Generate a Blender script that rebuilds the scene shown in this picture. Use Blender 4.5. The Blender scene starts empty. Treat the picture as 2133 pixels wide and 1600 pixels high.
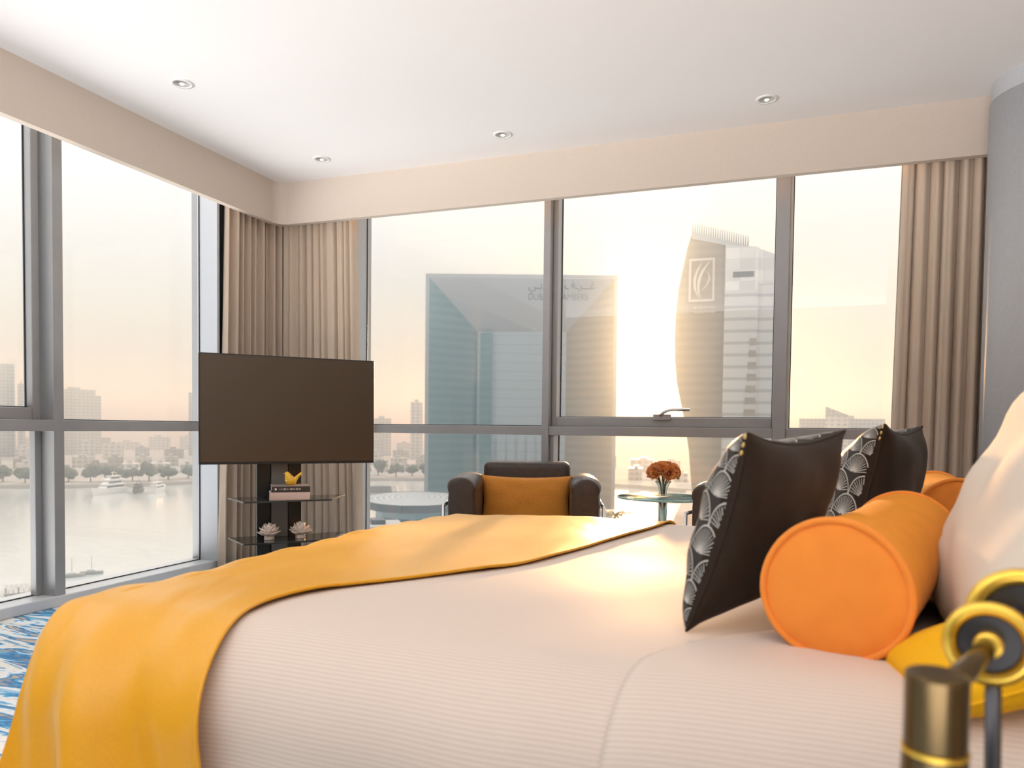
import bpy, bmesh, math, random
from mathutils import Vector, Matrix, Euler, noise

random.seed(7)
C = bpy.context.scene.collection
S = bpy.context.scene
R = math.radians

# ------------------------------------------------------------------ camera
cam = bpy.data.cameras.new('camera')
cam.sensor_width = 36.0
cam.lens = 1553.6 / 2133 * 36.0
cam.shift_y = 144.9 / 2133
cam.clip_start = 0.05
cam.clip_end = 6000
cam.dof.use_dof = True
cam.dof.focus_distance = 3.8
cam.dof.aperture_fstop = 3.5
co = bpy.data.objects.new('camera', cam)
C.objects.link(co)
r_ = Vector((0.93811559, 0.34613882, 0.01127181))
u_ = Vector((-0.02221501, 0.02766386, 0.9993704))
f_ = Vector((-0.34560907, 0.93777536, -0.03364137))
m = Matrix((r_, u_, -f_)).transposed().to_4x4()
m.translation = Vector((0, 0, 1.05))
co.matrix_world = m
S.camera = co

# ------------------------------------------------------------------ view
S.view_settings.view_transform = 'Standard'
S.view_settings.look = 'None'
S.view_settings.gamma = 1.0
S.view_settings.use_curve_mapping = False
S.view_settings.exposure = 0.12
S.cycles.max_bounces = 8
S.cycles.diffuse_bounces = 4
S.cycles.glossy_bounces = 3
S.cycles.transmission_bounces = 4
S.cycles.transparent_max_bounces = 12
S.cycles.volume_bounces = 0
S.cycles.caustics_reflective = False
S.cycles.caustics_refractive = False
S.cycles.sample_clamp_indirect = 6.0

SUN_AZ, SUN_EL = R(-10.6), R(5.8)
sun_dir = Vector((math.sin(SUN_AZ) * math.cos(SUN_EL), math.cos(SUN_AZ) * math.cos(SUN_EL), math.sin(SUN_EL)))


# ------------------------------------------------------------------ node helpers
class NT:
    def __init__(s, tree):
        s.t = tree
        s.t.nodes.clear()

    def n(s, typ, **kw):
        nd = s.t.nodes.new(typ)
        ins = kw.pop('ins', {})
        for k, v in kw.items():
            setattr(nd, k, v)
        for k, v in ins.items():
            if isinstance(v, tuple) and len(v) == 2 and hasattr(v[0], 'outputs'):
                s.t.links.new(v[0].outputs[v[1]], nd.inputs[k])
            elif hasattr(v, 'outputs'):
                s.t.links.new(v.outputs[0], nd.inputs[k])
            else:
                nd.inputs[k].default_value = v
        return nd

    def math(s, op, a, b=0.0, c=0.0):
        return s.n('ShaderNodeMath', operation=op, ins={0: a, 1: b, 2: c})

    def ramp(s, fac, stops):
        nd = s.n('ShaderNodeValToRGB', ins={0: fac})
        el = nd.color_ramp.elements
        while len(el) < len(stops):
            el.new(0.5)
        for e, (p, c) in zip(el, stops):
            e.position = p
            e.color = (c[0], c[1], c[2], 1)
        return nd

    def mix(s, fac, a, b, blend='MIX'):
        nd = s.n('ShaderNodeMix', data_type='RGBA', blend_type=blend)
        for i, v in ((0, fac), (6, a), (7, b)):
            if hasattr(v, 'outputs'):
                out = v.outputs[2] if v.bl_idname == 'ShaderNodeMix' else v.outputs[0]
                s.t.links.new(out, nd.inputs[i])
            else:
                nd.inputs[i].default_value = v if i == 0 else (v[0], v[1], v[2], 1)
        return nd


def mixout(nd):
    return (nd, 2)


# ------------------------------------------------------------------ world: hazy low-sun sky
w = bpy.data.worlds.new('sky')
S.world = w
w.use_nodes = True
T = NT(w.node_tree)
tc = T.n('ShaderNodeTexCoord')
nrm = T.n('ShaderNodeVectorMath', operation='NORMALIZE', ins={0: (tc, 'Generated')})
sep = T.n('ShaderNodeSeparateXYZ', ins={0: nrm})
zz = (sep, 2)
grad = T.ramp(zz, [(0.0, (0.50, 0.455, 0.39)), (0.09, (0.60, 0.57, 0.52)), (0.19, (0.76, 0.755, 0.735)), (0.31, (0.99, 1.0, 1.0)), (1.0, (1.0, 1.0, 1.0))])
cloud = T.n('ShaderNodeTexNoise', ins={'Vector': T.n('ShaderNodeMapping', ins={'Vector': nrm, 'Scale': (2.0, 2.0, 9.0)}), 'Scale': 2.2, 'Detail': 4.0})
grad2 = T.mix(0.10, grad, cloud, 'OVERLAY')
# angle from the sun
dot = T.n('ShaderNodeVectorMath', operation='DOT_PRODUCT', ins={0: nrm, 1: sun_dir})
ang = T.math('ARCCOSINE', T.math('MINIMUM', (dot, 1), 0.99999))
core = T.n('ShaderNodeMath', operation='EXPONENT', ins={0: T.math('MULTIPLY', T.math('POWER', T.math('DIVIDE', ang, 0.058), 2.0), -1.0)})
halo = T.n('ShaderNodeMath', operation='EXPONENT', ins={0: T.math('MULTIPLY', T.math('DIVIDE', ang, 0.10), -1.0)})
c1 = T.mix(T.math('MULTIPLY', halo, 0.9), grad2, (1.7, 0.98, 0.42))
c2 = T.mix(T.math('MINIMUM', T.math('MULTIPLY', core, 1.6), 1.0), (c1, 2)[0], (6.0, 5.0, 3.7))
# higher, the sky is brighter than the low band of haze seen through the panes
up = T.n('ShaderNodeMapRange', ins={'Value': zz, 'From Min': 0.30, 'From Max': 0.75, 'To Min': 1.0, 'To Max': 2.4})
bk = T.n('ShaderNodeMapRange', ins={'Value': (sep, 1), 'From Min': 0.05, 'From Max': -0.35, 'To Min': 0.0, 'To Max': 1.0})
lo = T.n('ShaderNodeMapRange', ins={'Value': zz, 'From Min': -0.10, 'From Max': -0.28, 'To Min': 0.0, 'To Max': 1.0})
back = T.math('ADD', T.math('MULTIPLY', T.math('MULTIPLY', bk, lo), 10.5), T.math('ADD', T.math('MULTIPLY', bk, -0.55), 1.0))  # added fill: strong glow from below and behind, lights the ceiling and room
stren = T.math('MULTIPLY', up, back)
lowf = T.n('ShaderNodeMapRange', ins={'Value': zz, 'From Min': 0.085, 'From Max': 0.015, 'To Min': 0.0, 'To Max': 0.85})
hal2 = T.n('ShaderNodeMath', operation='EXPONENT', ins={0: T.math('MULTIPLY', T.math('DIVIDE', ang, 0.17), -1.0)})
c2 = T.mix(T.math('MULTIPLY', hal2, lowf), (c2, 2)[0], (2.4, 1.25, 0.42))
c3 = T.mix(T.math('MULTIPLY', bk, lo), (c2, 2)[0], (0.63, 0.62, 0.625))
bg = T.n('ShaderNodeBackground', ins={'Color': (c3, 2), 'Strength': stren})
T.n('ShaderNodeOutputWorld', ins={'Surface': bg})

sl = bpy.data.lights.new('sun', 'SUN')
sl.energy = 9.0
sl.angle = R(1.6)
sl.color = (1.0, 0.62, 0.28)
so = bpy.data.objects.new('sun', sl)
so.rotation_euler = (-sun_dir).to_track_quat('-Z', 'Y').to_euler()
C.objects.link(so)


# ------------------------------------------------------------------ materials
def mat(name, col, rough=0.5, metal=0.0, spec=0.5, sheen=0.0, trans=0.0, coat=0.0, ior=1.45, noise_amt=0.0, noise_scale=20.0, bump=0.0, bump_scale=200.0, bump_dist=0.002, stretch=(1, 1, 1)):
    mt = bpy.data.materials.new(name)
    mt.use_nodes = True
    t = NT(mt.node_tree)
    base = (col[0], col[1], col[2], 1)
    p = t.n('ShaderNodeBsdfPrincipled', ins={'Base Color': base, 'Roughness': rough, 'Metallic': metal, 'Specular IOR Level': spec, 'IOR': ior, 'Transmission Weight': trans, 'Coat Weight': coat, 'Sheen Weight': sheen})
    tc = t.n('ShaderNodeTexCoord')
    mp = t.n('ShaderNodeMapping', ins={'Vector': (tc, 'Object'), 'Scale': stretch})
    if noise_amt:
        nz = t.n('ShaderNodeTexNoise', ins={'Vector': mp, 'Scale': noise_scale, 'Detail': 4.0})
        hi = tuple(min(1, c * (1 + noise_amt)) for c in col)
        lo = tuple(c * (1 - noise_amt) for c in col)
        mx = t.ramp(nz, [(0.3, lo), (0.7, hi)])
        t.t.links.new(mx.outputs[0], p.inputs['Base Color'])
    if bump:
        nb = t.n('ShaderNodeTexNoise', ins={'Vector': mp, 'Scale': bump_scale, 'Detail': 3.0})
        b = t.n('ShaderNodeBump', ins={'Height': nb, 'Strength': bump, 'Distance': bump_dist})
        t.t.links.new(b.outputs[0], p.inputs['Normal'])
    t.n('ShaderNodeOutputMaterial', ins={'Surface': p})
    mt['p'] = 1
    return mt


def glass_mat(name, tint=(1, 1, 1), refl=1.0):
    mt = bpy.data.materials.new(name)
    mt.use_nodes = True
    t = NT(mt.node_tree)
    lw = t.n('ShaderNodeLayerWeight', ins={'Blend': 0.5})
    fr = t.math('ADD', t.math('MULTIPLY', t.math('POWER', (lw, 1), 5.0), 0.96), 0.04)
    fac = t.math('MINIMUM', t.math('MULTIPLY', fr, refl), 1.0)
    tr = t.n('ShaderNodeBsdfTransparent', ins={'Color': (*tint, 1)})
    gl = t.n('ShaderNodeBsdfGlossy', ins={'Color': (1, 1, 1, 1), 'Roughness': 0.0})
    mx = t.n('ShaderNodeMixShader', ins={0: fac, 1: tr, 2: gl})
    t.n('ShaderNodeOutputMaterial', ins={'Surface': mx})
    return mt


def stripe_mat(name, ca, cb, scale, axis='X', coord='UV', rough=0.5, spec=0.3, bump=0.2, dist=0.001, edge=(0.35, 0.65), sheen=0.0, metal=0.0):
    """bands across one axis of a texture space"""
    mt = bpy.data.materials.new(name)
    mt.use_nodes = True
    t = NT(mt.node_tree)
    tc = t.n('ShaderNodeTexCoord')
    sp = t.n('ShaderNodeSeparateXYZ', ins={0: (tc, coord)})
    v = t.math('FRACT', t.math('MULTIPLY', (sp, 'XYZ'.index(axis)), scale))
    tri = t.math('ABSOLUTE', t.math('SUBTRACT', v, 0.5))
    tri = t.math('MULTIPLY', tri, 2.0)
    rp = t.ramp(tri, [(edge[0], ca), (edge[1], cb)])
    p = t.n('ShaderNodeBsdfPrincipled', ins={'Base Color': rp, 'Roughness': rough, 'Specular IOR Level': spec, 'Sheen Weight': sheen, 'Metallic': metal})
    if bump:
        b = t.n('ShaderNodeBump', ins={'Height': tri, 'Strength': bump, 'Distance': dist})
        t.t.links.new(b.outputs[0], p.inputs['Normal'])
    t.n('ShaderNodeOutputMaterial', ins={'Surface': p})
    return mt


def grid_mat(name, wall, glass, sx, sz, fx=0.6, fz=0.5, rough=0.4, coord='Object', metal=0.0, grough=0.15):
    """facade: windows of colour glass in a wall, bay sx m wide, storey sz m high"""
    mt = bpy.data.materials.new(name)
    mt.use_nodes = True
    t = NT(mt.node_tree)
    tc = t.n('ShaderNodeTexCoord')
    sp = t.n('ShaderNodeSeparateXYZ', ins={0: (tc, coord)})
    xx = t.math('ADD', (sp, 0), t.math('MULTIPLY', (sp, 1), 1.0))
    a = t.math('FRACT', t.math('ADD', t.math('DIVIDE', xx, sx), 100.0))
    b = t.math('FRACT', t.math('ADD', t.math('DIVIDE', (sp, 2), sz), 100.0))
    wx = t.math('LESS_THAN', a, fx)
    wz = t.math('LESS_THAN', b, fz)
    f = t.math('MULTIPLY', wx, wz)
    cell = t.n('ShaderNodeTexWhiteNoise', noise_dimensions='2D', ins={0: t.n('ShaderNodeCombineXYZ', ins={0: t.math('FLOOR', t.math('DIVIDE', xx, sx)), 1: t.math('FLOOR', t.math('DIVIDE', (sp, 2), sz))})})
    g = t.mix(t.math('MULTIPLY', (cell, 0), 0.5), glass, tuple(min(1, c * 1.7 + .05) for c in glass))
    mx = t.mix(f, wall, g)
    rr = t.n('ShaderNodeMapRange', ins={'Value': f, 'To Min': rough, 'To Max': grough})
    p = t.n('ShaderNodeBsdfPrincipled', ins={'Base Color': (mx, 2), 'Roughness': rr, 'Metallic': metal})
    t.n('ShaderNodeOutputMaterial', ins={'Surface': p})
    return mt


M = {}
M['ceiling'] = mat('ceiling_paint', (0.86, 0.845, 0.84), 0.9, spec=0.1, bump=0.05, bump_scale=90)
M['fascia'] = mat('beige_wallcovering', (0.62, 0.535, 0.46), 0.85, spec=0.15, noise_amt=0.015, noise_scale=60, bump=0.08, bump_scale=260)
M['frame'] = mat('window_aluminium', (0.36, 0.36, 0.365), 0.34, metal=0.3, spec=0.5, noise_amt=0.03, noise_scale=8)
M['jamb'] = mat('jamb_painted_daylight', (0.47, 0.49, 0.52), 0.4, spec=0.5)  # paler than the frame: daylight on these faces put into the colour
M['sill'] = mat('sill_painted_light', (0.62, 0.63, 0.65), 0.3, spec=0.6)  # lightened so the colour carries the daylight reflecting off the sill
M['gasket'] = mat('rubber_gasket', (0.02, 0.022, 0.025), 0.5)
M['glass'] = glass_mat('window_glass', (0.985, 0.99, 0.985), 0.65)
M['column'] = mat('grey_vinyl', (0.49, 0.505, 0.53), 0.55, spec=0.35, noise_amt=0.04, noise_scale=70, bump=0.2, bump_scale=300)
M['curtain'] = mat('taupe_curtain_cloth', (0.62, 0.505, 0.40), 0.75, spec=0.2, sheen=0.25, noise_amt=0.06, noise_scale=160, stretch=(1, 1, .05), bump=0.15, bump_scale=500)
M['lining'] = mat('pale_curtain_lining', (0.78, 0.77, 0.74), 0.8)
M['white_plastic'] = mat('white_enamel', (0.8, 0.8, 0.78), 0.35)
M['chrome'] = mat('chrome', (0.80, 0.79, 0.77), 0.12, metal=1.0)
M['lamp_bulb'] = mat('lamp_reflector', (0.85, 0.84, 0.80), 0.15, metal=1.0)
M['brass'] = mat('polished_brass', (0.95, 0.62, 0.10), 0.30, metal=1.0)
M['warm_chrome'] = mat('chrome_painted_reflection', (0.14, 0.095, 0.045), 0.2, metal=1.0)  # chrome with dark warm room reflections put into its base colour
M['darkchrome'] = mat('dark_nickel', (0.10, 0.10, 0.11), 0.32, metal=1.0)
M['black'] = mat('black_lacquer', (0.012, 0.011, 0.012), 0.3)
M['bezel'] = mat('screen_bezel', (0.02, 0.018, 0.017), 0.35)
M['screen'] = mat('tv_screen', (0.075, 0.050, 0.032), 0.24, spec=0.55)
M['spine'] = mat('grey_cable_cover', (0.17, 0.165, 0.16), 0.4)
M['smoked'] = mat('smoked_glass', (0.03, 0.028, 0.027), 0.06, spec=0.7)
M['leather'] = mat('dark_brown_leather', (0.060, 0.042, 0.034), 0.38, spec=0.5, noise_amt=0.12, noise_scale=30, bump=0.25, bump_scale=180)
M['orange_cloth'] = mat('burnt_orange_cloth', (0.62, 0.24, 0.025), 0.8, sheen=0.2, noise_amt=0.12, noise_scale=120, stretch=(1, 1, .2), bump=0.3, bump_scale=400)
M['velvet'] = mat('orange_velvet', (0.84, 0.29, 0.002), 0.75, sheen=0.08, spec=0.15, noise_amt=0.05, noise_scale=14)
M['velvet_end'] = mat('bright_orange_velvet', (0.98, 0.31, 0.05), 0.8, sheen=0.12, spec=0.15, noise_amt=0.05, noise_scale=14, bump=0.1, bump_scale=400)
M['dark_cloth'] = mat('charcoal_brown_cloth', (0.030, 0.019, 0.012), 0.72, sheen=0.08, spec=0.2, noise_amt=0.08, noise_scale=60, bump=0.2, bump_scale=500)
M['pattern_cloth'] = mat('charcoal_satin', (0.040, 0.034, 0.031), 0.5, spec=0.4)
M['silver'] = mat('silver_embroidery', (0.62, 0.61, 0.58), 0.38, metal=0.4)
M['gold_thread'] = mat('gold_zip', (0.75, 0.55, 0.20), 0.35, metal=0.8)
M['pillow'] = mat('white_cotton', (0.80, 0.71, 0.60), 0.85, spec=0.15, sheen=0.03, bump=0.08, bump_scale=300)  # warm light on the pillow's side toned into the base colour
M['warmlit'] = mat('cotton_painted_glow', (0.90, 0.47, 0.01), 0.8, sheen=0.04, spec=0.15)  # white pillow cloth, the warm light on it painted as yellow
M['sheet'] = mat('white_sheet', (0.83, 0.78, 0.73), 0.8, spec=0.2, bump=0.05, bump_scale=200)
M['duvet'] = stripe_mat('striped_white_duvet', (0.70, 0.575, 0.49), (0.76, 0.645, 0.56), 112.0, axis='Y', rough=0.6, bump=0.25, dist=0.0008)  # warm bounce light over the bed put into both stripe colours
M['headboard'] = mat('headboard_fabric', (0.55, 0.47, 0.38), 0.85)
M['wood'] = mat('dark_wood', (0.10, 0.055, 0.03), 0.4, noise_amt=0.3, noise_scale=6, stretch=(1, 8, 1))
M['paper'] = mat('page_edges', (0.80, 0.78, 0.73), 0.8, noise_amt=0.05, noise_scale=300, stretch=(1, 1, 30))
M['bookdark'] = mat('dark_book_cover', (0.05, 0.035, 0.032), 0.4)
M['booktop'] = mat('taupe_book_cover', (0.36, 0.29, 0.24), 0.4)
M['bookpink'] = mat('pale_pink_book_cover', (0.72, 0.52, 0.44), 0.5)
M['ivory'] = mat('ivory_ceramic', (0.86, 0.72, 0.62), 0.35, spec=0.5)
M['amber'] = mat('glossy_yellow_ceramic', (0.88, 0.50, 0.02), 0.2, coat=0.5)
M['tableglass'] = glass_mat('table_glass', (0.95, 0.98, 0.97), 1.3)
M['tableedge'] = mat('glass_edge_green', (0.50, 0.80, 0.75), 0.1, spec=0.8, trans=0.6)
M['vaseglass'] = glass_mat('vase_glass', (0.93, 0.95, 0.93), 3.0)
M['petal'] = mat('orange_petal', (0.90, 0.36, 0.11), 0.6, sheen=0.2, noise_amt=0.2, noise_scale=40)
M['stem'] = mat('brown_green_stem', (0.16, 0.13, 0.04), 0.6)

# satin runner: woven yellow cloth
mt = bpy.data.materials.new('yellow_satin')
mt.use_nodes = True
t = NT(mt.node_tree)
tc = t.n('ShaderNodeTexCoord')
nz = t.n('ShaderNodeTexNoise', ins={'Vector': t.n('ShaderNodeMapping', ins={'Vector': (tc, 'UV'), 'Scale': (900.0, 120.0, 1.0)}), 'Scale': 1.0, 'Detail': 2.0})
rp = t.ramp(nz, [(0.3, (0.78, 0.345, 0.002)), (0.7, (0.87, 0.41, 0.004))])
b = t.n('ShaderNodeBump', ins={'Height': nz, 'Strength': 0.12, 'Distance': 0.001})
p = t.n('ShaderNodeBsdfPrincipled', ins={'Base Color': rp, 'Roughness': 0.36, 'Specular IOR Level': 0.55, 'Sheen Weight': 0.32, 'Sheen Roughness': 0.35, 'Sheen Tint': (1.0, 0.88, 0.55, 1), 'Normal': b})
t.n('ShaderNodeOutputMaterial', ins={'Surface': p})
M['satin'] = mt

# carpet: blue, white and sand brush strokes
mt = bpy.data.materials.new('patterned_carpet')
mt.use_nodes = True
t = NT(mt.node_tree)
tc = t.n('ShaderNodeTexCoord')
mp = t.n('ShaderNodeMapping', ins={'Vector': (tc, 'Object'), 'Scale': (2.2, 9.0, 1.0), 'Rotation': (0, 0, R(70))})
n1 = t.n('ShaderNodeTexNoise', ins={'Vector': mp, 'Scale': 1.3, 'Detail': 6.0, 'Distortion': 1.2})
rp = t.ramp(n1, [(0.34, (0.62, 0.50, 0.36)), (0.42, (0.05, 0.20, 0.42)), (0.47, (0.14, 0.42, 0.66)), (0.52, (0.80, 0.82, 0.84)), (0.62, (0.75, 0.70, 0.62)), (0.68, (0.10, 0.34, 0.58))])
nb = t.n('ShaderNodeTexNoise', ins={'Vector': (tc, 'Object'), 'Scale': 500.0})
b = t.n('ShaderNodeBump', ins={'Height': nb, 'Strength': 0.5, 'Distance': 0.003})
p = t.n('ShaderNodeBsdfPrincipled', ins={'Base Color': rp, 'Roughness': 0.95, 'Specular IOR Level': 0.1, 'Normal': b})
t.n('ShaderNodeOutputMaterial', ins={'Surface': p})
M['carpet'] = mt


# ------------------------------------------------------------------ mesh helpers
def link(name, me, m, parent=None, smooth=False, bevel=0.0, seg=2, sub=0, solid=0.0, loc=None, rot=None):
    o = bpy.data.objects.new(name, me)
    C.objects.link(o)
    if isinstance(m, (list, tuple)):
        for k in m:
            me.materials.append(k)
    elif m is not None:
        me.materials.append(m)
    if smooth:
        for pl in me.polygons:
            pl.use_smooth = True
    if solid:
        md = o.modifiers.new('solid', 'SOLIDIFY')
        md.thickness = solid
        md.offset = 0
    if bevel:
        md = o.modifiers.new('bevel', 'BEVEL')
        md.width = bevel
        md.segments = seg
        md.limit_method = 'ANGLE'
    if sub:
        md = o.modifiers.new('sub', 'SUBSURF')
        md.levels = sub
        md.render_levels = sub
    if parent is not None:
        o.parent = parent
    if loc is not None:
        o.location = loc
    if rot is not None:
        o.rotation_euler = rot
    return o


def fin(name, bm, m, parent=None, **kw):
    me = bpy.data.meshes.new(name)
    bmesh.ops.recalc_face_normals(bm, faces=bm.faces)
    bm.to_mesh(me)
    bm.free()
    return link(name, me, m, parent, **kw)


def box(bm, lo, hi, mi=0, rz=0.0, mtx=None):
    lo, hi = Vector(lo), Vector(hi)
    c = (lo + hi) / 2
    s = hi - lo
    mm = Matrix.Translation(c) @ Matrix.Rotation(rz, 4, 'Z') @ Matrix.Diagonal((s.x, s.y, s.z, 1))
    if mtx is not None:
        mm = mtx @ mm
    r = bmesh.ops.create_cube(bm, size=1.0, matrix=mm)
    fs = set(f for v in r['verts'] for f in v.link_faces)
    for f in fs:
        f.material_index = mi
    return r['verts']


def cyl(bm, p0, p1, r0, r1=None, seg=24, mi=0, caps=True):
    p0, p1 = Vector(p0), Vector(p1)
    r1 = r0 if r1 is None else r1
    d = p1 - p0
    q = d.to_track_quat('Z', 'Y').to_matrix().to_4x4()
    mm = Matrix.Translation((p0 + p1) / 2) @ q
    r = bmesh.ops.create_cone(bm, cap_ends=caps, segments=seg, radius1=r0, radius2=r1, depth=d.length, matrix=mm)
    for f in set(f for v in r['verts'] for f in v.link_faces):
        f.material_index = mi


def tube(bm, pts, rad, seg=12, closed=False):
    pts = [Vector(p) for p in pts]
    n = len(pts)
    rings = []
    up = Vector((0, 0, 1))
    for i, p in enumerate(pts):
        a = pts[(i - 1) % n] if (closed or i > 0) else pts[i]
        b = pts[(i + 1) % n] if (closed or i < n - 1) else pts[i]
        d = (b - a).normalized()
        x = d.cross(up)
        if x.length < 1e-3:
            x = d.cross(Vector((0, 1, 0)))
        x.normalize()
        y = x.cross(d).normalized()
        rr = rad[i] if isinstance(rad, (list, tuple)) else rad
        rings.append([bm.verts.new(p + (x * math.cos(2 * math.pi * k / seg) + y * math.sin(2 * math.pi * k / seg)) * rr) for k in range(seg)])
    rng = range(n) if closed else range(n - 1)
    for i in rng:
        A, B = rings[i], rings[(i + 1) % n]
        for k in range(seg):
            bm.faces.new((A[k], A[(k + 1) % seg], B[(k + 1) % seg], B[k]))
    if not closed:
        bm.faces.new(rings[0])
        bm.faces.new(rings[-1])


def rounded(pts, rad, n=5):
    """polyline with its corners rounded"""
    pts = [Vector(p) for p in pts]
    out = [pts[0]]
    for i in range(1, len(pts) - 1):
        a, b, c = pts[i - 1], pts[i], pts[i + 1]
        r1 = min(rad, (a - b).length * .45, (c - b).length * .45)
        s = b + (a - b).normalized() * r1
        e = b + (c - b).normalized() * r1
        for k in range(n + 1):
            t_ = k / n
            out.append(s * (1 - t_) ** 2 + b * 2 * t_ * (1 - t_) + e * t_ ** 2)
    out.append(pts[-1])
    return out


def lathe(bm, prof, seg=32, cx=0, cy=0, mi=0):
    rings = []
    for (r, z) in prof:
        rings.append([bm.verts.new((cx + r * math.cos(2 * math.pi * k / seg), cy + r * math.sin(2 * math.pi * k / seg), z)) for k in range(seg)])
    for A, B in zip(rings, rings[1:]):
        for k in range(seg):
            f = bm.faces.new((A[k], A[(k + 1) % seg], B[(k + 1) % seg], B[k]))
            f.material_index = mi
    if prof[0][0] > 1e-4:
        bm.faces.new(rings[0])
    if prof[-1][0] > 1e-4:
        bm.faces.new(rings[-1])
    bmesh.ops.remove_doubles(bm, verts=bm.verts, dist=1e-6)


def surf(name, fn, nu, nv, m, parent=None, uvfn=None, **kw):
    """grid surface from fn(i/nu, j/nv)"""
    vs, uv = [], []
    for j in range(nv + 1):
        for i in range(nu + 1):
            u, v = i / nu, j / nv
            vs.append(tuple(fn(u, v)))
            uv.append(uvfn(u, v) if uvfn else (u, v))
    fs = []
    for j in range(nv):
        for i in range(nu):
            a = j * (nu + 1) + i
            fs.append((a, a + 1, a + nu + 2, a + nu + 1))
    me = bpy.data.meshes.new(name)
    me.from_pydata(vs, [], fs)
    ul = me.uv_layers.new(name='UVMap')
    for lp in me.loops:
        ul.data[lp.index].uv = uv[lp.vertex_index]
    return link(name, me, m, parent, smooth=kw.pop('smooth', True), **kw)


def prism(bm, poly, d0, d1, frame, mi=0):
    """2D polygon (u,z) extruded along depth; frame maps (u, depth, z) to the place"""
    A = [bm.verts.new(frame(u, d0, z)) for u, z in poly]
    B = [bm.verts.new(frame(u, d1, z)) for u, z in poly]
    n = len(poly)
    for k in range(n):
        bm.faces.new((A[k], A[(k + 1) % n], B[(k + 1) % n], B[k])).material_index = mi
    bm.faces.new(A).material_index = mi
    bm.faces.new(B).material_index = mi


def thing(name, label, cat, loc=(0, 0, 0), rz=0.0, group=None):
    o = bpy.data.objects.new(name, None)
    o.empty_display_size = 0.1
    C.objects.link(o)
    o.location = loc
    o.rotation_euler = (0, 0, rz)
    return tag(o, label, cat, group)


def tag(o, label, cat, group=None, kind=None):
    o['label'] = label
    o['category'] = cat
    if group:
        o['group'] = group
    if kind:
        o['kind'] = kind
    return o


def struct(o):
    o['kind'] = 'structure'
    return o


def copy_tree(o, parent=None):
    c = o.copy()
    C.objects.link(c)
    c.parent = parent
    for ch in list(o.children):
        if ch.name != c.name:
            copy_tree(ch, c)
    return c


# ------------------------------------------------------------------ room shell
H = 2.917      # ceiling
XG, YG = -4.03, 5.25   # glass planes
XS, YS = -3.717, 4.837  # fascia planes
ZS = 2.60

bm = bmesh.new()
box(bm, (-4.15, -1.6, -0.25), (1.7, 5.38, 0.0))
struct(fin('floor', bm, M['carpet']))
bm = bmesh.new()
box(bm, (-4.15, -1.6, H), (1.7, 5.38, H + 0.25))
struct(fin('ceiling', bm, M['ceiling']))

# fascia boards hiding the curtain tracks (an L with a softened inner corner)
path = [(-3.717, -1.6), (-3.717, 4.837), (1.02, 4.837)]
pp = rounded([(x, y, 0) for x, y in path], 0.10, 8)
bm = bmesh.new()
off = 0.05
inner = [(p.x, p.y) for p in pp]
outer = [(p.x, p.y) for p in rounded([(-3.717 - off, -1.6, 0), (-3.717 - off, 4.837 + off, 0), (1.02, 4.837 + off, 0)], 0.12, 8)]
va = [[bm.verts.new((x, y, z)) for x, y in inner] for z in (ZS, H)]
vb = [[bm.verts.new((x, y, z)) for x, y in outer] for z in (ZS, H)]
for k in range(len(inner) - 1):
    bm.faces.new((va[0][k], va[0][k + 1], va[1][k + 1], va[1][k]))
    bm.faces.new((vb[0][k], vb[0][k + 1], vb[1][k + 1], vb[1][k]))
    bm.faces.new((va[0][k], va[0][k + 1], vb[0][k + 1], vb[0][k]))
for e in (0, -1):
    bm.faces.new((va[0][e], va[1][e], vb[1][e], vb[0][e]))
struct(fin('trim_1', bm, M['fascia']))

# round column at the end of the bed wall, with its shadow-gap collar
bm = bmesh.new()
cyl(bm, (1.30, 4.68, 0), (1.30, 4.68, H - 0.10), 0.318, seg=96)
o = struct(fin('trim_2', bm, M['column'], smooth=True))
o.name = 'column'
for p_ in o.data.polygons:
    p_.use_smooth = len(p_.vertices) == 4
bm = bmesh.new()
cyl(bm, (1.30, 4.68, H - 0.10), (1.30, 4.68, H), 0.312, seg=96)
o2 = fin('column_collar', bm, M['column'])
o2.parent = o

bm = bmesh.new()
box(bm, (1.45, -1.6, 0), (1.6, 4.6, H))
struct(fin('wall_right', bm, M['fascia']))
bm = bmesh.new()
box(bm, (1.30, 5.0, 0), (1.7, 5.38, H))
struct(fin('wall_back', bm, M['fascia']))

# sills
bm = bmesh.new()
box(bm, (-4.15, -1.6, 0.0), (-3.89, 5.38, 0.062))
struct(fin('trim_3', bm, M['sill'], bevel=0.006)).name = 'windowsill_left'
bm = bmesh.new()
box(bm, (-3.89, 5.10, 0.0), (1.30, 5.38, 0.062))
struct(fin('trim_4', bm, M['frame'], bevel=0.006)).name = 'windowsill_back'


# ------------------------------------------------------------------ windows
def bar(name, lo, hi, parent, m=None, bevel=0.003):
    bm = bmesh.new()
    box(bm, lo, hi)
    return fin(name, bm, m or M['frame'], parent, bevel=bevel)


def window(name, lo2, hi2, side):
    """root of one glazed bay; side 'back' lies along x, 'left' along y"""
    o = bpy.data.objects.new(name, None)
    C.objects.link(o)
    o['kind'] = 'structure'
    return o


ZT0, ZT1 = 1.005, 1.069
# back wall bays (x ranges between mullion centres)
w2 = window('window_2', 0, 0, 'back')
w3 = window('window_3', 0, 0, 'back')
w4 = window('window_4', 0, 0, 'back')
YF = 5.08


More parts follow.
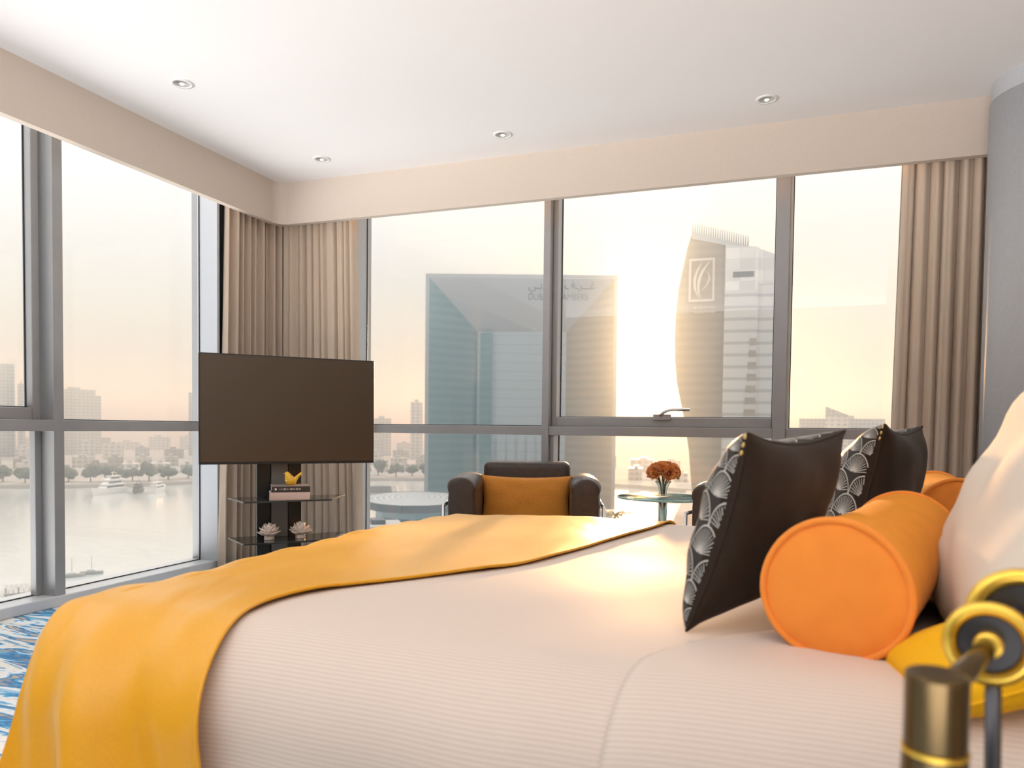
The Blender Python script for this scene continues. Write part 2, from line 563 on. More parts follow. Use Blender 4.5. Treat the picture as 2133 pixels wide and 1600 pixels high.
def backpane(nm, x0, x1, z0, z1, par, y=YG):
    bm = bmesh.new()
    box(bm, (x0, y, z0), (x1, y + 0.008, z1))
    fin('pane', bm, M['glass'], par)
    # gasket lines round the pane
    bm = bmesh.new()
    g = 0.006
    box(bm, (x0, y - .006, z0), (x0 + g, y, z1))
    box(bm, (x1 - g, y - .006, z0), (x1, y, z1))
    box(bm, (x0, y - .006, z0), (x1, y, z0 + g))
    fin('gasket', bm, M['gasket'], par)


def leftpane(nm, y0, y1, z0, z1, par, x=XG):
    bm = bmesh.new()
    box(bm, (x - 0.008, y0, z0), (x, y1, z1))
    fin('pane', bm, M['glass'], par)
    bm = bmesh.new()
    g = 0.006
    box(bm, (x, y0, z0), (x + .006, y0 + g, z1))
    box(bm, (x, y1 - g, z0), (x + .006, y1, z1))
    box(bm, (x, y0, z0), (x + .006, y1, z0 + g))
    fin('gasket', bm, M['gasket'], par)


# bay 2: from the corner to the first mullion
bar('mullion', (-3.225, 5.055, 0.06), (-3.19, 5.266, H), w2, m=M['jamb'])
bar('mullion', (-1.650, YF, 0.06), (-1.600, 5.266, H), w2)
bar('transom', (-3.19, YF + 0.02, ZT0), (-1.650, 5.266, ZT1), w2)
backpane('p', -3.19, -1.65, ZT1, H - .02, w2)
backpane('p', -3.19, -1.65, 0.062, ZT0, w2)
# bay 3: opening sash above the transom
bar('mullion', (-0.090, YF, 0.06), (-0.013, 5.266, H), w3)
bar('transom', (-1.600, YF + 0.01, ZT0), (-0.090, 5.266, ZT1), w3)
sx0, sx1, sz0 = -1.600, -0.085, ZT1
bm = bmesh.new()
box(bm, (sx0, 5.15, sz0), (sx0 + 0.038, 5.266, H - .02))
box(bm, (sx1 - 0.012, 5.15, sz0), (sx1, 5.266, H - .02))
box(bm, (sx0 + .038, 5.15, sz0), (sx1 - .012, 5.266, 1.136))
sash = fin('sash', bm, M['frame'], w3, bevel=0.004)
bar('mullion_cover', (-1.600, 5.12, 0.062), (-1.570, 5.266, ZT0), w3)
backpane('p', sx0 + .038, sx1 - .012, 1.136, H - .02, w3)
backpane('p', -1.570, -0.090, 0.062, ZT0, w3)
# sash handle
bm = bmesh.new()
box(bm, (-0.865, 5.125, 1.118), (-0.745, 5.15, 1.158))
hb = fin('handle_base', bm, M['frame'], sash, bevel=0.004)
bm = bmesh.new()
tube(bm, rounded([(-0.815, 5.13, 1.150), (-0.79, 5.105, 1.172), (-0.745, 5.095, 1.190), (-0.615, 5.09, 1.188)], 0.03), [0.011] * 2 + [0.010] * 30 if False else 0.0105, seg=10)
fin('handle', bm, M['chrome'], sash, smooth=True)
# bay 4
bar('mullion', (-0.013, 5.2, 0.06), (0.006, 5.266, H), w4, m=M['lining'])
bar('transom', (-0.013, YF + 0.02, ZT0), (1.30, 5.266, ZT1), w4)
bar('mullion', (1.24, YF, 0.06), (1.30, 5.266, H), w4)
backpane('p', 0.006, 1.24, ZT1, H - .02, w4)
backpane('p', 0.006, 1.24, 0.062, ZT0, w4)

# left wall bays
w1 = window('window_1', 0, 0, 'left')
w5 = window('window_5', 0, 0, 'left')
XF = -3.90
bar('mullion', (-4.046, 3.070, 0.06), (XF, 3.135, H), w1)
bar('transom', (-4.046, 3.135, ZT0), (XF - .015, 4.32, ZT1), w1)
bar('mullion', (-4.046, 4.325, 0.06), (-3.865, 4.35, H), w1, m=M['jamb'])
leftpane('p', 3.135, 4.325, ZT1, H - .02, w1)
leftpane('p', 3.135, 4.325, 0.062, ZT0, w1)
# near bay with an opening sash on top
bar('transom', (-4.046, 1.2, ZT0), (XF + .004, 3.070, ZT1), w5)
bar('mullion', (-4.046, 1.12, 0.06), (XF, 1.2, H), w5)
bm = bmesh.new()
box(bm, (-4.046, 3.00, ZT1), (-3.975, 3.046, H - .02))
box(bm, (-4.046, 1.2, ZT1), (-3.975, 3.00, 1.137))
sash2 = fin('sash', bm, M['frame'], w5, bevel=0.004)
leftpane('p', 1.2, 3.00, 1.137, H - .02, w5)
leftpane('p', 1.2, 3.070, 0.062, ZT0, w5)
bar('mullion_cover', (-4.046, 3.03, 0.062), (-4.0, 3.07, ZT0), w5)
# bay behind the camera
w6 = window('window_6', 0, 0, 'left')
bar('transom', (-4.046, -1.6, ZT0), (XF, 1.12, ZT1), w6)
leftpane('p', -1.6, 1.12, ZT1, H - .02, w6)
leftpane('p', -1.6, 1.12, 0.062, ZT0, w6)
# corner post
bm = bmesh.new()
box(bm, (-4.13, 5.14, 0.062), (-3.95, 5.37, H))
box(bm, (-4.12, 4.35, 0.062), (-4.03, 5.14, H))
box(bm, (-3.95, 5.25, 0.062), (-3.225, 5.37, H))
struct(fin('trim_5', bm, M['frame'])).name = 'trim_5'


# ------------------------------------------------------------------ curtains
def curtain(name, x0, x1, ztop, n, amp, seed, label, grp, along, base, lining_side, zbot=0.015, flare=0.0):
    rnd = random.Random(seed)
    L = x1 - x0
    # fold phase warps
    kn = 14
    warp = [rnd.uniform(-.9, .9) for _ in range(kn + 1)]
    am = [rnd.uniform(.45, 1.15) for _ in range(kn + 1)]
    top_warp = [rnd.uniform(-.8, .8) for _ in range(kn + 1)]

    def lerp(a, s):
        s = max(0, min(.9999, s)) * kn
        i = int(s)
        f = s - i
        f = f * f * (3 - 2 * f)
        return a[i] * (1 - f) + a[i + 1] * f

    def fn(u, v):
        ph = 2 * math.pi * n * u + lerp(warp, u) * 1.6 + lerp(top_warp, u) * 1.3 * v
        a = amp * lerp(am, u) * (1.0 - 0.25 * v)
        d = a * (math.sin(ph) + 0.25 * math.sin(2.7 * ph + 1.0))
        s = x0 + L * u + 0.35 * a * math.cos(ph)
        if along == 'y':
            s -= flare * (1 - v) * (1 - u)
        else:
            s += flare * (1 - v) * (u if lining_side else (1 - u) * -1)
        z = zbot + (ztop - zbot) * v
        return (base + d, s, z) if along == 'y' else (s, base + d, z)
    o = surf(name, fn, n * 18, 24, M['curtain'], solid=0.004)
    tag(o, label, 'curtain', grp)
    return o


curtain('curtain', 4.385, 5.02, 2.86, 9, 0.050, 3, 'taupe floor-length curtain gathered in the corner, on the side wall behind the television', None, 'y', -3.84, False, flare=0.07)
curtain('curtain', -3.80, -3.15, 2.86, 10, 0.046, 11, 'taupe floor-length curtain gathered in the corner, next to the window behind the armchair', None, 'x', 4.99, True, flare=0.07)
curtain('curtain', 0.60, 1.22, 2.86, 9, 0.046, 23, 'taupe floor-length curtain hanging beside the grey column', None, 'x', 4.99, False, flare=0.03)


# ------------------------------------------------------------------ ceiling downlights
def downlight():
    t_ = thing('ceiling_light', '', 'ceiling light', (0, 0, H))
    bm = bmesh.new()
    lathe(bm, [(0.042, -0.002), (0.044, -0.007), (0.058, -0.006), (0.060, 0.0), (0.056, 0.001), (0.042, 0.001)], 36)
    fin('trim_ring', bm, M['white_plastic'], t_, smooth=True)
    bm = bmesh.new()
    lathe(bm, [(0.043, -0.004), (0.034, -0.003), (0.022, -0.002), (0.0, -0.0018)], 36)
    fin('reflector', bm, M['lamp_bulb'], t_, smooth=True)
    bm = bmesh.new()
    lathe(bm, [(0.0, -0.0115), (0.008, -0.010), (0.012, -0.006), (0.012, -0.002)], 20)
    b_ = fin('bulb', bm, M['bulb'], t_, smooth=True)
    return t_


mb = bpy.data.materials.new('lit_bulb')
mb.use_nodes = True
t = NT(mb.node_tree)
t.n('ShaderNodeOutputMaterial', ins={'Surface': t.n('ShaderNodeEmission', ins={'Color': (1, .93, .8, 1), 'Strength': 6.0})})
M['bulb'] = mb
dl = downlight()
spots = [((-3.147, 3.255), 'recessed ceiling spotlight nearest the side window wall, largest of the four'),
         ((-3.093, 4.482), 'recessed ceiling spotlight above the corner curtains'),
         ((-1.739, 4.480), 'recessed ceiling spotlight above the armchair with the orange pillow'),
         ((-0.150, 4.480), 'recessed ceiling spotlight above the window with the leaf-logo tower')]
for i, ((x, y), lb) in enumerate(spots):
    o = dl if i == 0 else copy_tree(dl)
    o.location = (x, y, H)
    tag(o, lb, 'ceiling light', 'recessed spotlights in the ceiling')

# ------------------------------------------------------------------ bed
Z0 = 0.637
XA, YB, YFAR, XHEAD = -1.49, 1.33, 3.20, 0.60
RB = 0.20


def prof(t_, rr=RB, fl=0.05):
    q = rr * math.pi / 2
    if t_ <= 0:
        return 0.0, 0.0
    if t_ < q:
        return rr * math.sin(t_ / rr), rr * (1 - math.cos(t_ / rr))
    return rr + fl * (t_ - q), rr + (t_ - q)


def F(a, b, off=0.0):
    tx = max(0.0, XA - a)
    ty = max(YB - b, b - YFAR, 0.0)
    sy = -1 if b < YB else 1
    ox, dx = prof(tx, RB + off)
    oy, dy = prof(ty, RB + off)
    x = max(a, XA)
    x = x - ox if a < XA else a
    y = min(max(b, YB), YFAR) + sy * oy if (b < YB or b > YFAR) else b
    # round the two foot corners in plan
    RC = 0.06 if b < (YB + YFAR) / 2 else 0.42
    qx = (XA + RC) - x
    qy = (YB + RC) - y if sy < 0 or b < (YB + YFAR) / 2 else y - (YFAR - RC)
    if qx > 0 and qy > 0:
        D_ = RC + RB
        u, v = qx / D_, qy / D_
        u2 = u * math.sqrt(max(0.1, 1 - min(v, 1.1) ** 2 / 2))
        v2 = v * math.sqrt(max(0.1, 1 - min(u, 1.1) ** 2 / 2))
        x = XA + RC - u2 * D_
        y = (YB + RC - v2 * D_) if b < (YB + YFAR) / 2 else (YFAR - RC + v2 * D_)
    d = (dx ** 2.5 + dy ** 2.5) ** (1 / 2.5)
    n = noise.noise(Vector((a * 1.7, b * 1.9, 0.3))) * 0.015 + noise.noise(Vector((a * 4.5, b * 3.5, 5.3))) * 0.004
    # soft puffing towards the middle
    z = Z0 + off + n - d
    return Vector((x, y, max(z, 0.05)))


bed = thing('bed', 'large double bed with a padded headboard, dressed in white and a yellow runner', 'bed', (0, 0, 0))
bm = bmesh.new()
box(bm, (-1.38, 1.36, 0.34), (0.58, 3.17, 0.60))
fin('mattress', bm, M['sheet'], bed, bevel=0.05, seg=4)
bm = bmesh.new()
box(bm, (-1.36, 1.38, 0.06), (0.58, 3.15, 0.34))
fin('bed_base', bm, M['headboard'], bed, bevel=0.02)
bm = bmesh.new()
box(bm, (0.66, 1.1, 0.0), (0.75, 3.42, 0.86))
fin('headboard', bm, M['headboard'], bed, bevel=0.03, seg=4)
for sx in (-1.28, 0.48):
    for sy in (1.46, 3.06):
        bm = bmesh.new()
        cyl(bm, (sx, sy, 0), (sx, sy, 0.06), 0.03)
        fin('leg', bm, M['wood'], bed)

A0, A1, B0, B1 = -1.98, 0.58, 0.70, 3.85


def sag(u, v):
    a = A0 + (A1 - A0) * u
    b = B0 + (B1 - B0) * v
    p = F(a, b)
    if b < YB:                      # gentle vertical folds where the side hangs
        h = min(1.0, (YB - b) / 0.5)
        p.y += h * 0.012 * math.sin(a * 7.0 + 1.2) + h * 0.006 * math.sin(a * 17.0)
    return p


o = surf('duvet', sag, 150, 170, M['duvet'], uvfn=lambda u, v: (A0 + (A1 - A0) * u, B0 + (B1 - B0) * v), solid=0.01)
tag(o, 'white duvet with a fine woven stripe spread over the bed', 'duvet')

# folded-back sheet near the pillows
fold = [(0.70, -0.275), (1.0, -0.268), (1.15, -0.262), (1.28, -0.245), (1.36, -0.215), (1.43, -0.165), (1.50, -0.10), (1.60, 0.0), (1.75, 0.09), (2.2, 0.16), (3.85, 0.16)]
run_r = [(0.70, -1.02), (1.0, -1.03), (1.15, -1.055), (1.30, -1.095), (1.42, -1.11), (1.52, -1.07), (1.62, -0.99), (1.75, -0.90), (2.1, -0.735), (2.6, -0.62), (3.2, -0.475), (3.9, -0.33)]
run_l = [(0.70, -1.555), (1.1, -1.555), (1.35, -1.57), (1.55, -1.68), (1.9, -1.76), (3.9, -1.76)]


def lut(tab, x):
    if x <= tab[0][0]:
        return tab[0][1]
    for (xa, ya), (xb, yb) in zip(tab, tab[1:]):
        if x <= xb:
            f = (x - xa) / (xb - xa)
            return ya + (yb - ya) * f
    return tab[-1][1]


def smoothlut(tab, x, h=0.05):
    return sum(lut(tab, x + k * h) for k in (-1, -.5, 0, .5, 1)) / 5


def sheetf(u, v):
    b = 0.70 + 3.15 * v
    a0 = smoothlut(fold, b)
    a = a0 + (0.585 - a0) * u
    puff = 0.009 + 0.009 * (1 - math.exp(-u * 9)) * (1 if b > 1.2 else max(0.3, (b - .7) * 2))
    p = F(a, b, puff)
    if u == 0:
        p = F(a, b, 0.008)
    if b < YB:
        h = min(1.0, (YB - b) / 0.5)
        p.y += h * 0.012 * math.sin(a * 7.0 + 1.2)
    return p


o = surf('folded_sheet', sheetf, 50, 130, M['duvet'], uvfn=lambda u, v: (u, 0.70 + 3.15 * v + 0.004), solid=0.006)
tag(o, 'white top sheet folded back under the cushions at the head of the bed', 'sheet')


def runf(u, v):
    b = 0.62 + 3.2 * v
    a0, a1 = smoothlut(run_l, b), smoothlut(run_r, b)
    a = a0 + (a1 - a0) * u
    p = F(a, b, 0.014)
    wr = noise.noise(Vector((a * 9, b * 3.0, 2.2))) * 0.004
    cr = noise.noise(Vector(((a * 1.0 + b * .55) * 13, (b - a) * 2.2, 7.7)))
    wr += 0.004 * max(0.0, cr - .12) * (1.6 if b < 1.75 else .5)
    p.z += wr
    if b < YB:
        h = min(1.0, (YB - b) / 0.55)
        s = (a + 1.3)
        fold_ = 0.040 * math.sin(s * 20 + 7.0 * (b - 1.2)) + 0.022 * math.sin(s * 37 + 11 * b)
        p.y += h * (0.012 * math.sin(a * 7.0 + 1.2) + fold_) - h * 0.052
        # the cloth spreads slightly as it hangs
        p.x += h * (u - .5) * 0.05
    if a < XA:
        p.z += 0.003 * math.sin(b * 30 + a * 14)
    return p


o = surf('bed_runner', runf, 110, 220, M['satin'], uvfn=lambda u, v: (u * .7, v * 3.2), solid=0.005)
tag(o, 'yellow satin runner draped across the foot of the bed and down its side', 'bed runner')
root_run = o
# stitched hem along the runner's long edge
bm = bmesh.new()
pts = []
for k in range(161):
    v = k / 160
    q = Vector(runf(1.0, v))
    pts.append(q + Vector((0.0015, 0, 0.003)))
tube(bm, pts, 0.0042, seg=8)
fin('hem', bm, M['satin'], root_run, smooth=True)


# ------------------------------------------------------------------ cushions
def pillow_fn(w, h, th, pinch=0.10, e=0.45, side=1, dent=0.0):
    """returns point on one face of a stuffed square cushion, u, v in -1..1"""
    def fn(u, v):
        x = w / 2 * u * (1 - pinch * (1 - v * v) * abs(u) ** 3)
        y = h / 2 * v * (1 - pinch * (1 - u * u) * abs(v) ** 3)
        k = max(0.0, (1 - abs(u) ** 2.6)) ** e * max(0.0, (1 - abs(v) ** 2.6)) ** e
        z = side * th / 2 * k
        z += side * 0.03 * th * noise.noise(Vector((u * 2.3, v * 2.3, side * 3.1))) * 3 * k
        if dent:
            z -= side * dent * math.exp(-((u) ** 2) * 5) * max(0, v) ** 2 * k
        return Vector((x, y, z))
    return fn


def cushion_body(name, fnA, fnB, m, parent, n=34, split=None):
    """front and back faces joined; with split, makes them two parts"""
    def grid(fn, flip):
        vs, fs = [], []
        for j in range(n + 1):
            for i in range(n + 1):
                u = math.sin((i / n - .5) * math.pi)
                v = math.sin((j / n - .5) * math.pi)
                vs.append(tuple(fn(u, v)))
        for j in range(n):
            for i in range(n):
                a = j * (n + 1) + i
                q = (a, a + 1, a + n + 2, a + n + 1)
                fs.append(q[::-1] if flip else q)
        return vs, fs
    va_, fa_ = grid(fnA, False)
    vb_, fb_ = grid(fnB, True)
    k = len(va_)
    me = bpy.data.meshes.new(name)
    me.from_pydata(va_ + vb_, [], fa_ + [tuple(x + k for x in f) for f in fb_])
    bm = bmesh.new()
    bm.from_mesh(me)
    bmesh.ops.remove_doubles(bm, verts=bm.verts, dist=1e-5)
    bm.to_mesh(me)
    bm.free()
    return link(name, me, m, parent, smooth=True)


def edge_loop(fn, n=40):
    pts = []
    for (ua, va_, ub, vb_) in ((-1, -1, 1, -1), (1, -1, 1, 1), (1, 1, -1, 1), (-1, 1, -1, -1)):
        for i in range(n):
            s = i / n
            pts.append(fn(ua + (ub - ua) * s, va_ + (vb_ - va_) * s))
    return pts


def frame_matrix(origin, xdir, ydir):
    x = Vector(xdir).normalized()
    y = Vector(ydir)
    y = (y - x * y.dot(x)).normalized()
    z = x.cross(y)
    mm = Matrix((x, y, z)).transposed().to_4x4()
    mm.translation = Vector(origin)
    return mm


def scallops(fn, w, h, tile, parent):
    """rows of embroidered fans lying on the front face fn(u,v) of a w x h cushion"""
    bm = bmesh.new()

    W2, H2 = w + .13, h + .13

    def P(x, y):
        u, v = math.sin(max(-.96, min(.96, x / (W2 / 2))) * math.pi / 2), math.sin(max(-.96, min(.96, y / (H2 / 2))) * math.pi / 2)
        p = fn(u, v)
        q1, q2 = fn(min(1, u + .01), v), fn(u, min(1, v + .01))
        nn = (q1 - p).cross(q2 - p)
        if nn.length > 1e-9:
            p = p + nn.normalized() * 0.0012
        return p

    def ribbon(pts2, wd):
        pr = None
        for k in range(len(pts2)):
            a = pts2[max(0, k - 1)]
            b = pts2[min(len(pts2) - 1, k + 1)]
            dx, dy = b[0] - a[0], b[1] - a[1]
            l = math.hypot(dx, dy) or 1
            nx, ny = -dy / l * wd / 2, dx / l * wd / 2
            x, y = pts2[k]
            v1, v2 = bm.verts.new(P(x + nx, y + ny)), bm.verts.new(P(x - nx, y - ny))
            if pr:
                bm.faces.new((pr[0], v1, v2, pr[1]))
            pr = (v1, v2)
    rr = tile / 2
    rows = int(H2 / (tile * .5)) + 2
    cols = int(W2 / tile) + 2

    def covered(x, y, j, cx, cy):
        # a fan lower down lies over this one
        for dj in (1, 2):
            cyy = cy - dj * tile * .5
            par = (j - dj) % 2
            cx0 = round((x - par * rr) / tile) * tile + par * rr
            if (x - cx0) ** 2 + (y - cyy) ** 2 < rr * rr:
                return True
        return False
    for j in range(-1, rows + 1):
        cy = -H2 / 2 + j * tile * .5 - tile * .4
        for i in range(-cols, cols + 1):
            cx = i * tile + (j % 2) * rr
            if abs(cx) > W2 / 2 + rr:
                continue

            def seg_run(pts2, wd):
                run = []
                for q in pts2:
                    ok = abs(q[0]) < W2 / 2 * .955 and abs(q[1]) < H2 / 2 * .955 and not covered(q[0], q[1], j, cx, cy)
                    if ok:
                        run.append(q)
                    else:
                        if len(run) > 1:
                            ribbon(run, wd)
                        run = []
                if len(run) > 1:
                    ribbon(run, wd)
            seg_run([(cx + rr * .97 * math.cos(t2), cy + rr * .97 * math.sin(t2)) for t2 in [math.pi * k / 22 for k in range(23)]], 0.0034)
            for k in range(1, 18):
                t2 = math.pi * k / 18
                ca, sa = math.cos(t2), math.sin(t2)
                seg_run([(cx + rr * q * ca, cy + rr * q * sa) for q in (0.05, .20, .34, .46, .58, .70, .80, .88)], 0.0016 if k % 2 else 0.0021)
    return fin('embroidery', bm, M['silver'], parent)


def dark_cushion(name, label, bl, br, tl, w, h, th):
    """bl, br, tl: bottom near corner, bottom far corner, top near corner"""
    bl, br, tl = Vector(bl), Vector(br), Vector(tl)
    # local x runs far -> near so that +z (front, patterned) looks towards the foot of the bed
    xd = (br - bl)
    yd = (tl - bl)
    cen = bl + xd / 2 + yd / 2
    t_ = thing(name, label, 'cushion', (0, 0, 0))
    zc = xd.cross(yd)
    mm = frame_matrix(cen, xd if zc.x < 0 else -xd, yd)
    t_.matrix_world = mm
    fA = pillow_fn(w, h, th * 1.3, 0.14, 0.42, 1, dent=0.01)
    fB = pillow_fn(w, h, th * .75, 0.14, 0.55, -1, dent=0.02)
    flat = lambda u, v: fA(u, v) * 1.0

    def back_only(u, v):
        return fB(u, v)
    body = cushion_body('cushion_cover', lambda u, v: fA(u, v) - Vector((0, 0, 0.0008)), back_only, M['dark_cloth'], t_)
    # patterned front panel as its own cloth part
    n = 30
    vs, fs = [], []
    for j in range(n + 1):
        for i in range(n + 1):
            u = .985 * math.sin((i / n - .5) * math.pi)
            v = .985 * math.sin((j / n - .5) * math.pi)
            vs.append(tuple(fA(u, v) + Vector((0, 0, 0.0006))))
    for j in range(n):
        for i in range(n):
            a = j * (n + 1) + i
            fs.append((a, a + 1, a + n + 2, a + n + 1))
    me = bpy.data.meshes.new('front_panel')
    me.from_pydata(vs, [], fs)
    fp = link('front_panel', me, M['pattern_cloth'], t_, smooth=True)
    fp['label'] = 'front panel with silver fan embroidery'
    scallops(lambda u, v: fA(u, v) + Vector((0, 0, 0.0006)), w, h, 0.105, fp)
    bm = bmesh.new()
    tube(bm, edge_loop(lambda u, v: Vector((fA(u, v).x, fA(u, v).y, 0))), 0.0035, seg=8, closed=True)
    fin('piping', bm, M['dark_cloth'], t_, smooth=True)
    # small gold zip pull at the near top corner
    bm = bmesh.new()
    sgn = 1 if zc.x < 0 else -1
    for k in range(3):
        c = Vector((-sgn * (w / 2 - .002 - .002 * k), h / 2 - .008 - .016 * k, 0.004))
        bmesh.ops.create_icosphere(bm, subdivisions=2, radius=0.0038, matrix=Matrix.Translation(c) @ Matrix.Diagonal((1, 1.5, .8, 1)))
    fin('zip', bm, M['gold_thread'], t_, smooth=True)
    return t_


dark_cushion('cushion', 'dark brown cushion with fan-embroidered front standing nearest, in front of the orange bolster',
             (-0.205, 1.455, 0.645), (0.005, 1.95, 0.655), (-0.058, 1.475, 1.05), 0.50, 0.415, 0.17)
dark_cushion('cushion', 'near-black cushion with fan-embroidered front standing farther back, by the window side of the bed',
             (0.135, 2.20, 0.668), (0.300, 2.70, 0.668), (0.262, 2.28, 1.068), 0.52, 0.42, 0.20)


def bolster(name, label, p0, p1, rad):
    p0, p1 = Vector(p0), Vector(p1)
    d = (p1 - p0)
    L = d.length
    t_ = thing(name, label, 'bolster cushion', (0, 0, 0))
    z = d.normalized()
    x = z.cross(Vector((0, 0, 1))).normalized()
    y = z.cross(x)
    mm = Matrix((x, y, z)).transposed().to_4x4()
    mm.translation = p0
    t_.matrix_world = mm
    bm = bmesh.new()
    seg, rings = 56, 26
    rr = []
    for j in range(rings + 1):
        s = j / rings
        row = []
        for k in range(seg):
            th = 2 * math.pi * k / seg
            q = rad * (1 - 0.045 * math.sin(math.pi * s) + 0.02 * math.sin(s * 5 + 2 * th))
            q *= 1 + 0.012 * math.sin(3 * th + s * 4)
            row.append(bm.verts.new((q * math.cos(th), q * math.sin(th), s * L)))
        rr.append(row)
    for j in range(rings):
        for k in range(seg):
            bm.faces.new((rr[j][k], rr[j][(k + 1) % seg], rr[j + 1][(k + 1) % seg], rr[j + 1][k]))
    fin('bolster_cover', bm, M['velvet'], t_, smooth=True)
    for zz_, sg in ((0.0, -1), (L, 1)):
        bm = bmesh.new()
        prev = None
        N = 10
        cen = bm.verts.new((0, 0, zz_ + sg * 0.012))
        for j in range(1, N + 1):
            s = j / N
            row = []
            for k in range(seg):
                th = 2 * math.pi * k / seg
                q = rad * s * 0.985 * (1 + 0.012 * math.sin(3 * th))
                row.append(bm.verts.new((q * math.cos(th), q * math.sin(th), zz_ + sg * 0.012 * (1 - s ** 4) + 0.002 * noise.noise(Vector((s * 3 * math.cos(th), s * 3 * math.sin(th), sg))))))
            for k in range(seg):
                if prev is None:
                    bm.faces.new((cen, row[k], row[(k + 1) % seg]))
                else:
                    bm.faces.new((prev[k], prev[(k + 1) % seg], row[(k + 1) % seg], row[k]))
            prev = row
        fin('end_panel', bm, M['velvet_end'], t_, smooth=True)
        bm = bmesh.new()
        tube(bm, [(rad * 1.0 * (1 + 0.012 * math.sin(3 * 2 * math.pi * k / 60)) * math.cos(2 * math.pi * k / 60), rad * (1 + 0.012 * math.sin(3 * 2 * math.pi * k / 60)) * math.sin(2 * math.pi * k / 60), zz_ + sg * 0.001) for k in range(60)], 0.0065, seg=8, closed=True)
        fin('piping', bm, M['velvet_end'], t_, smooth=True)
    return t_


bolster('bolster', 'orange velvet bolster lying nearest, its round piped end facing out', (0.084, 1.43, 0.768), (0.275, 2.05, 0.775), 0.125)
bolster('bolster', 'orange velvet bolster partly hidden behind the large white pillow and the nearer bolster', (0.520, 2.74, 0.778), (0.53, 3.22, 0.778), 0.122)


def plain_pillow(name, label, cen, xd, yd, w, h, th, m, e=0.42, pinch=.05, group=None):
    t_ = thing(name, label, 'pillow', (0, 0, 0), group=group)
    t_.matrix_world = frame_matrix(cen, xd, yd)
    cushion_body('pillow_cover', pillow_fn(w, h, th, pinch, e, 1), pillow_fn(w, h, th, pinch, e, -1), m, t_)
    bm = bmesh.new()
    f0 = pillow_fn(w, h, th, pinch, e, 1)
    tube(bm, edge_loop(lambda u, v: Vector((f0(u, v).x, f0(u, v).y, 0))), 0.003, seg=8, closed=True)
    fin('seam', bm, m, t_, smooth=True)
    return t_


plain_pillow('pillow', 'large plump white pillow leaning on the headboard beside the reading lamp',
             (0.462, 1.62, 0.905), (0.04, 1, 0), (0.44, 0, 1), 0.72, 0.57, 0.26, M['pillow'], e=.36, pinch=.0)
plain_pillow('pillow', 'mustard pillow with yellow light painted in, lying in front of the white pillow, behind the reading lamp',
             (0.405, 1.335, 0.745), (1, 0.10, 0.40), (0, 1, 0.10), 0.50, 0.26, 0.11, M['warmlit'])

# ------------------------------------------------------------------ nightstand and reading lamp
ns = thing('nightstand', 'low dark wooden bedside table carrying the reading lamp', 'bedside table', (0.30, 0.74, 0))
bm = bmesh.new()
box(bm, (-0.25, -0.22, 0.50), (0.25, 0.22, 0.53))
fin('table_top', bm, M['wood'], ns, bevel=0.004)
bm = bmesh.new()
box(bm, (-0.23, -0.20, 0.10), (0.23, 0.20, 0.50))
fin('body', bm, M['wood'], ns, bevel=0.003)
for sx in (-.2, .2):
    for sy in (-.17, .17):
        bm = bmesh.new()
        cyl(bm, (sx, sy, 0), (sx, sy, .10), 0.015)
        fin('leg', bm, M['chrome'], ns)

lamp = thing('reading_lamp', 'chrome and brass reading lamp with a swivel joint, standing closest by the pillows', 'lamp', (0.208, 0.876, 0.53))
L0 = Vector((0.208, 0.876, 0.53))


def lp(x, y, z):
    return Vector((x, y, z)) - L0


bm = bmesh.new()
lathe(bm, [(0.0, 0.0), (0.06, 0.0), (0.06, 0.010), (0.02, 0.016), (0.0, 0.016)], 32)
fin('base', bm, M['darkchrome'], lamp, smooth=True)
bm = bmesh.new()
cyl(bm, lp(0.208, 0.876, 0.54), lp(0.200, 0.866, 0.81), 0.0075, seg=16)
fin('pole', bm, M['darkchrome'], lamp, smooth=True)
# swivel joint: stacked round plates whose axis points to the camera side
ax = Vector((-0.26, -0.95, 0.10)).normalized()
jc = Vector((0.196, 0.868, 0.838))


def disc(bm, c, rad, thk, seg=48, axis=ax):
    cyl(bm, c - axis * 0, c + axis * thk, rad, seg=seg)


bm = bmesh.new()
cc = jc - L0
ring = []
x1 = ax.cross(Vector((0, 0, 1))).normalized()
y1 = ax.cross(x1)
tube(bm, [cc + (x1 * math.cos(2 * math.pi * k / 60) + y1 * math.sin(2 * math.pi * k / 60)) * 0.035 for k in range(60)], 0.0072, seg=12, closed=True)
fin('joint_ring', bm, M['brass'], lamp, smooth=True)
bm = bmesh.new()
disc(bm, cc - ax * 0.012, 0.034, 0.010)
fin('joint_plate', bm, M['darkchrome'], lamp, bevel=0.002)
bm = bmesh.new()
c2_ = Vector((0.240, 0.93, 0.852)) - L0
tube(bm, [c2_ + (x1 * math.cos(2 * math.pi * k / 60) + y1 * math.sin(2 * math.pi * k / 60)) * 0.045 for k in range(60)], 0.0095, seg=12, closed=True)
fin('mount_ring', bm, M['brass'], lamp, smooth=True)
bm = bmesh.new()
disc(bm, c2_ - ax * 0.01, 0.042, 0.012)
cyl(bm, c2_, cc - ax * 0.01, 0.016, seg=24)
fin('mount', bm, M['darkchrome'], lamp, bevel=0.002)
bm = bmesh.new()
disc(bm, cc, 0.013, 0.022, seg=32)
fin('hub', bm, M['brass'], lamp, bevel=0.003)
bm = bmesh.new()
tube(bm, [cc + ax * 0.016, cc + ax * 0.02 + Vector((-.006, -.01, -.004)), lp(0.152, 0.772, 0.829), lp(0.137, 0.745, 0.822)], [0.0075, 0.010, 0.011, 0.011], seg=16)
fin('arm', bm, M['warm_chrome'], lamp, smooth=True)
bm = bmesh.new()
cyl(bm, lp(0.127, 0.731, 0.842), lp(0.127, 0.731, 0.775), 0.0255, seg=48)
o = fin('lamp_head', bm, M['warm_chrome'], lamp, bevel=0.003)
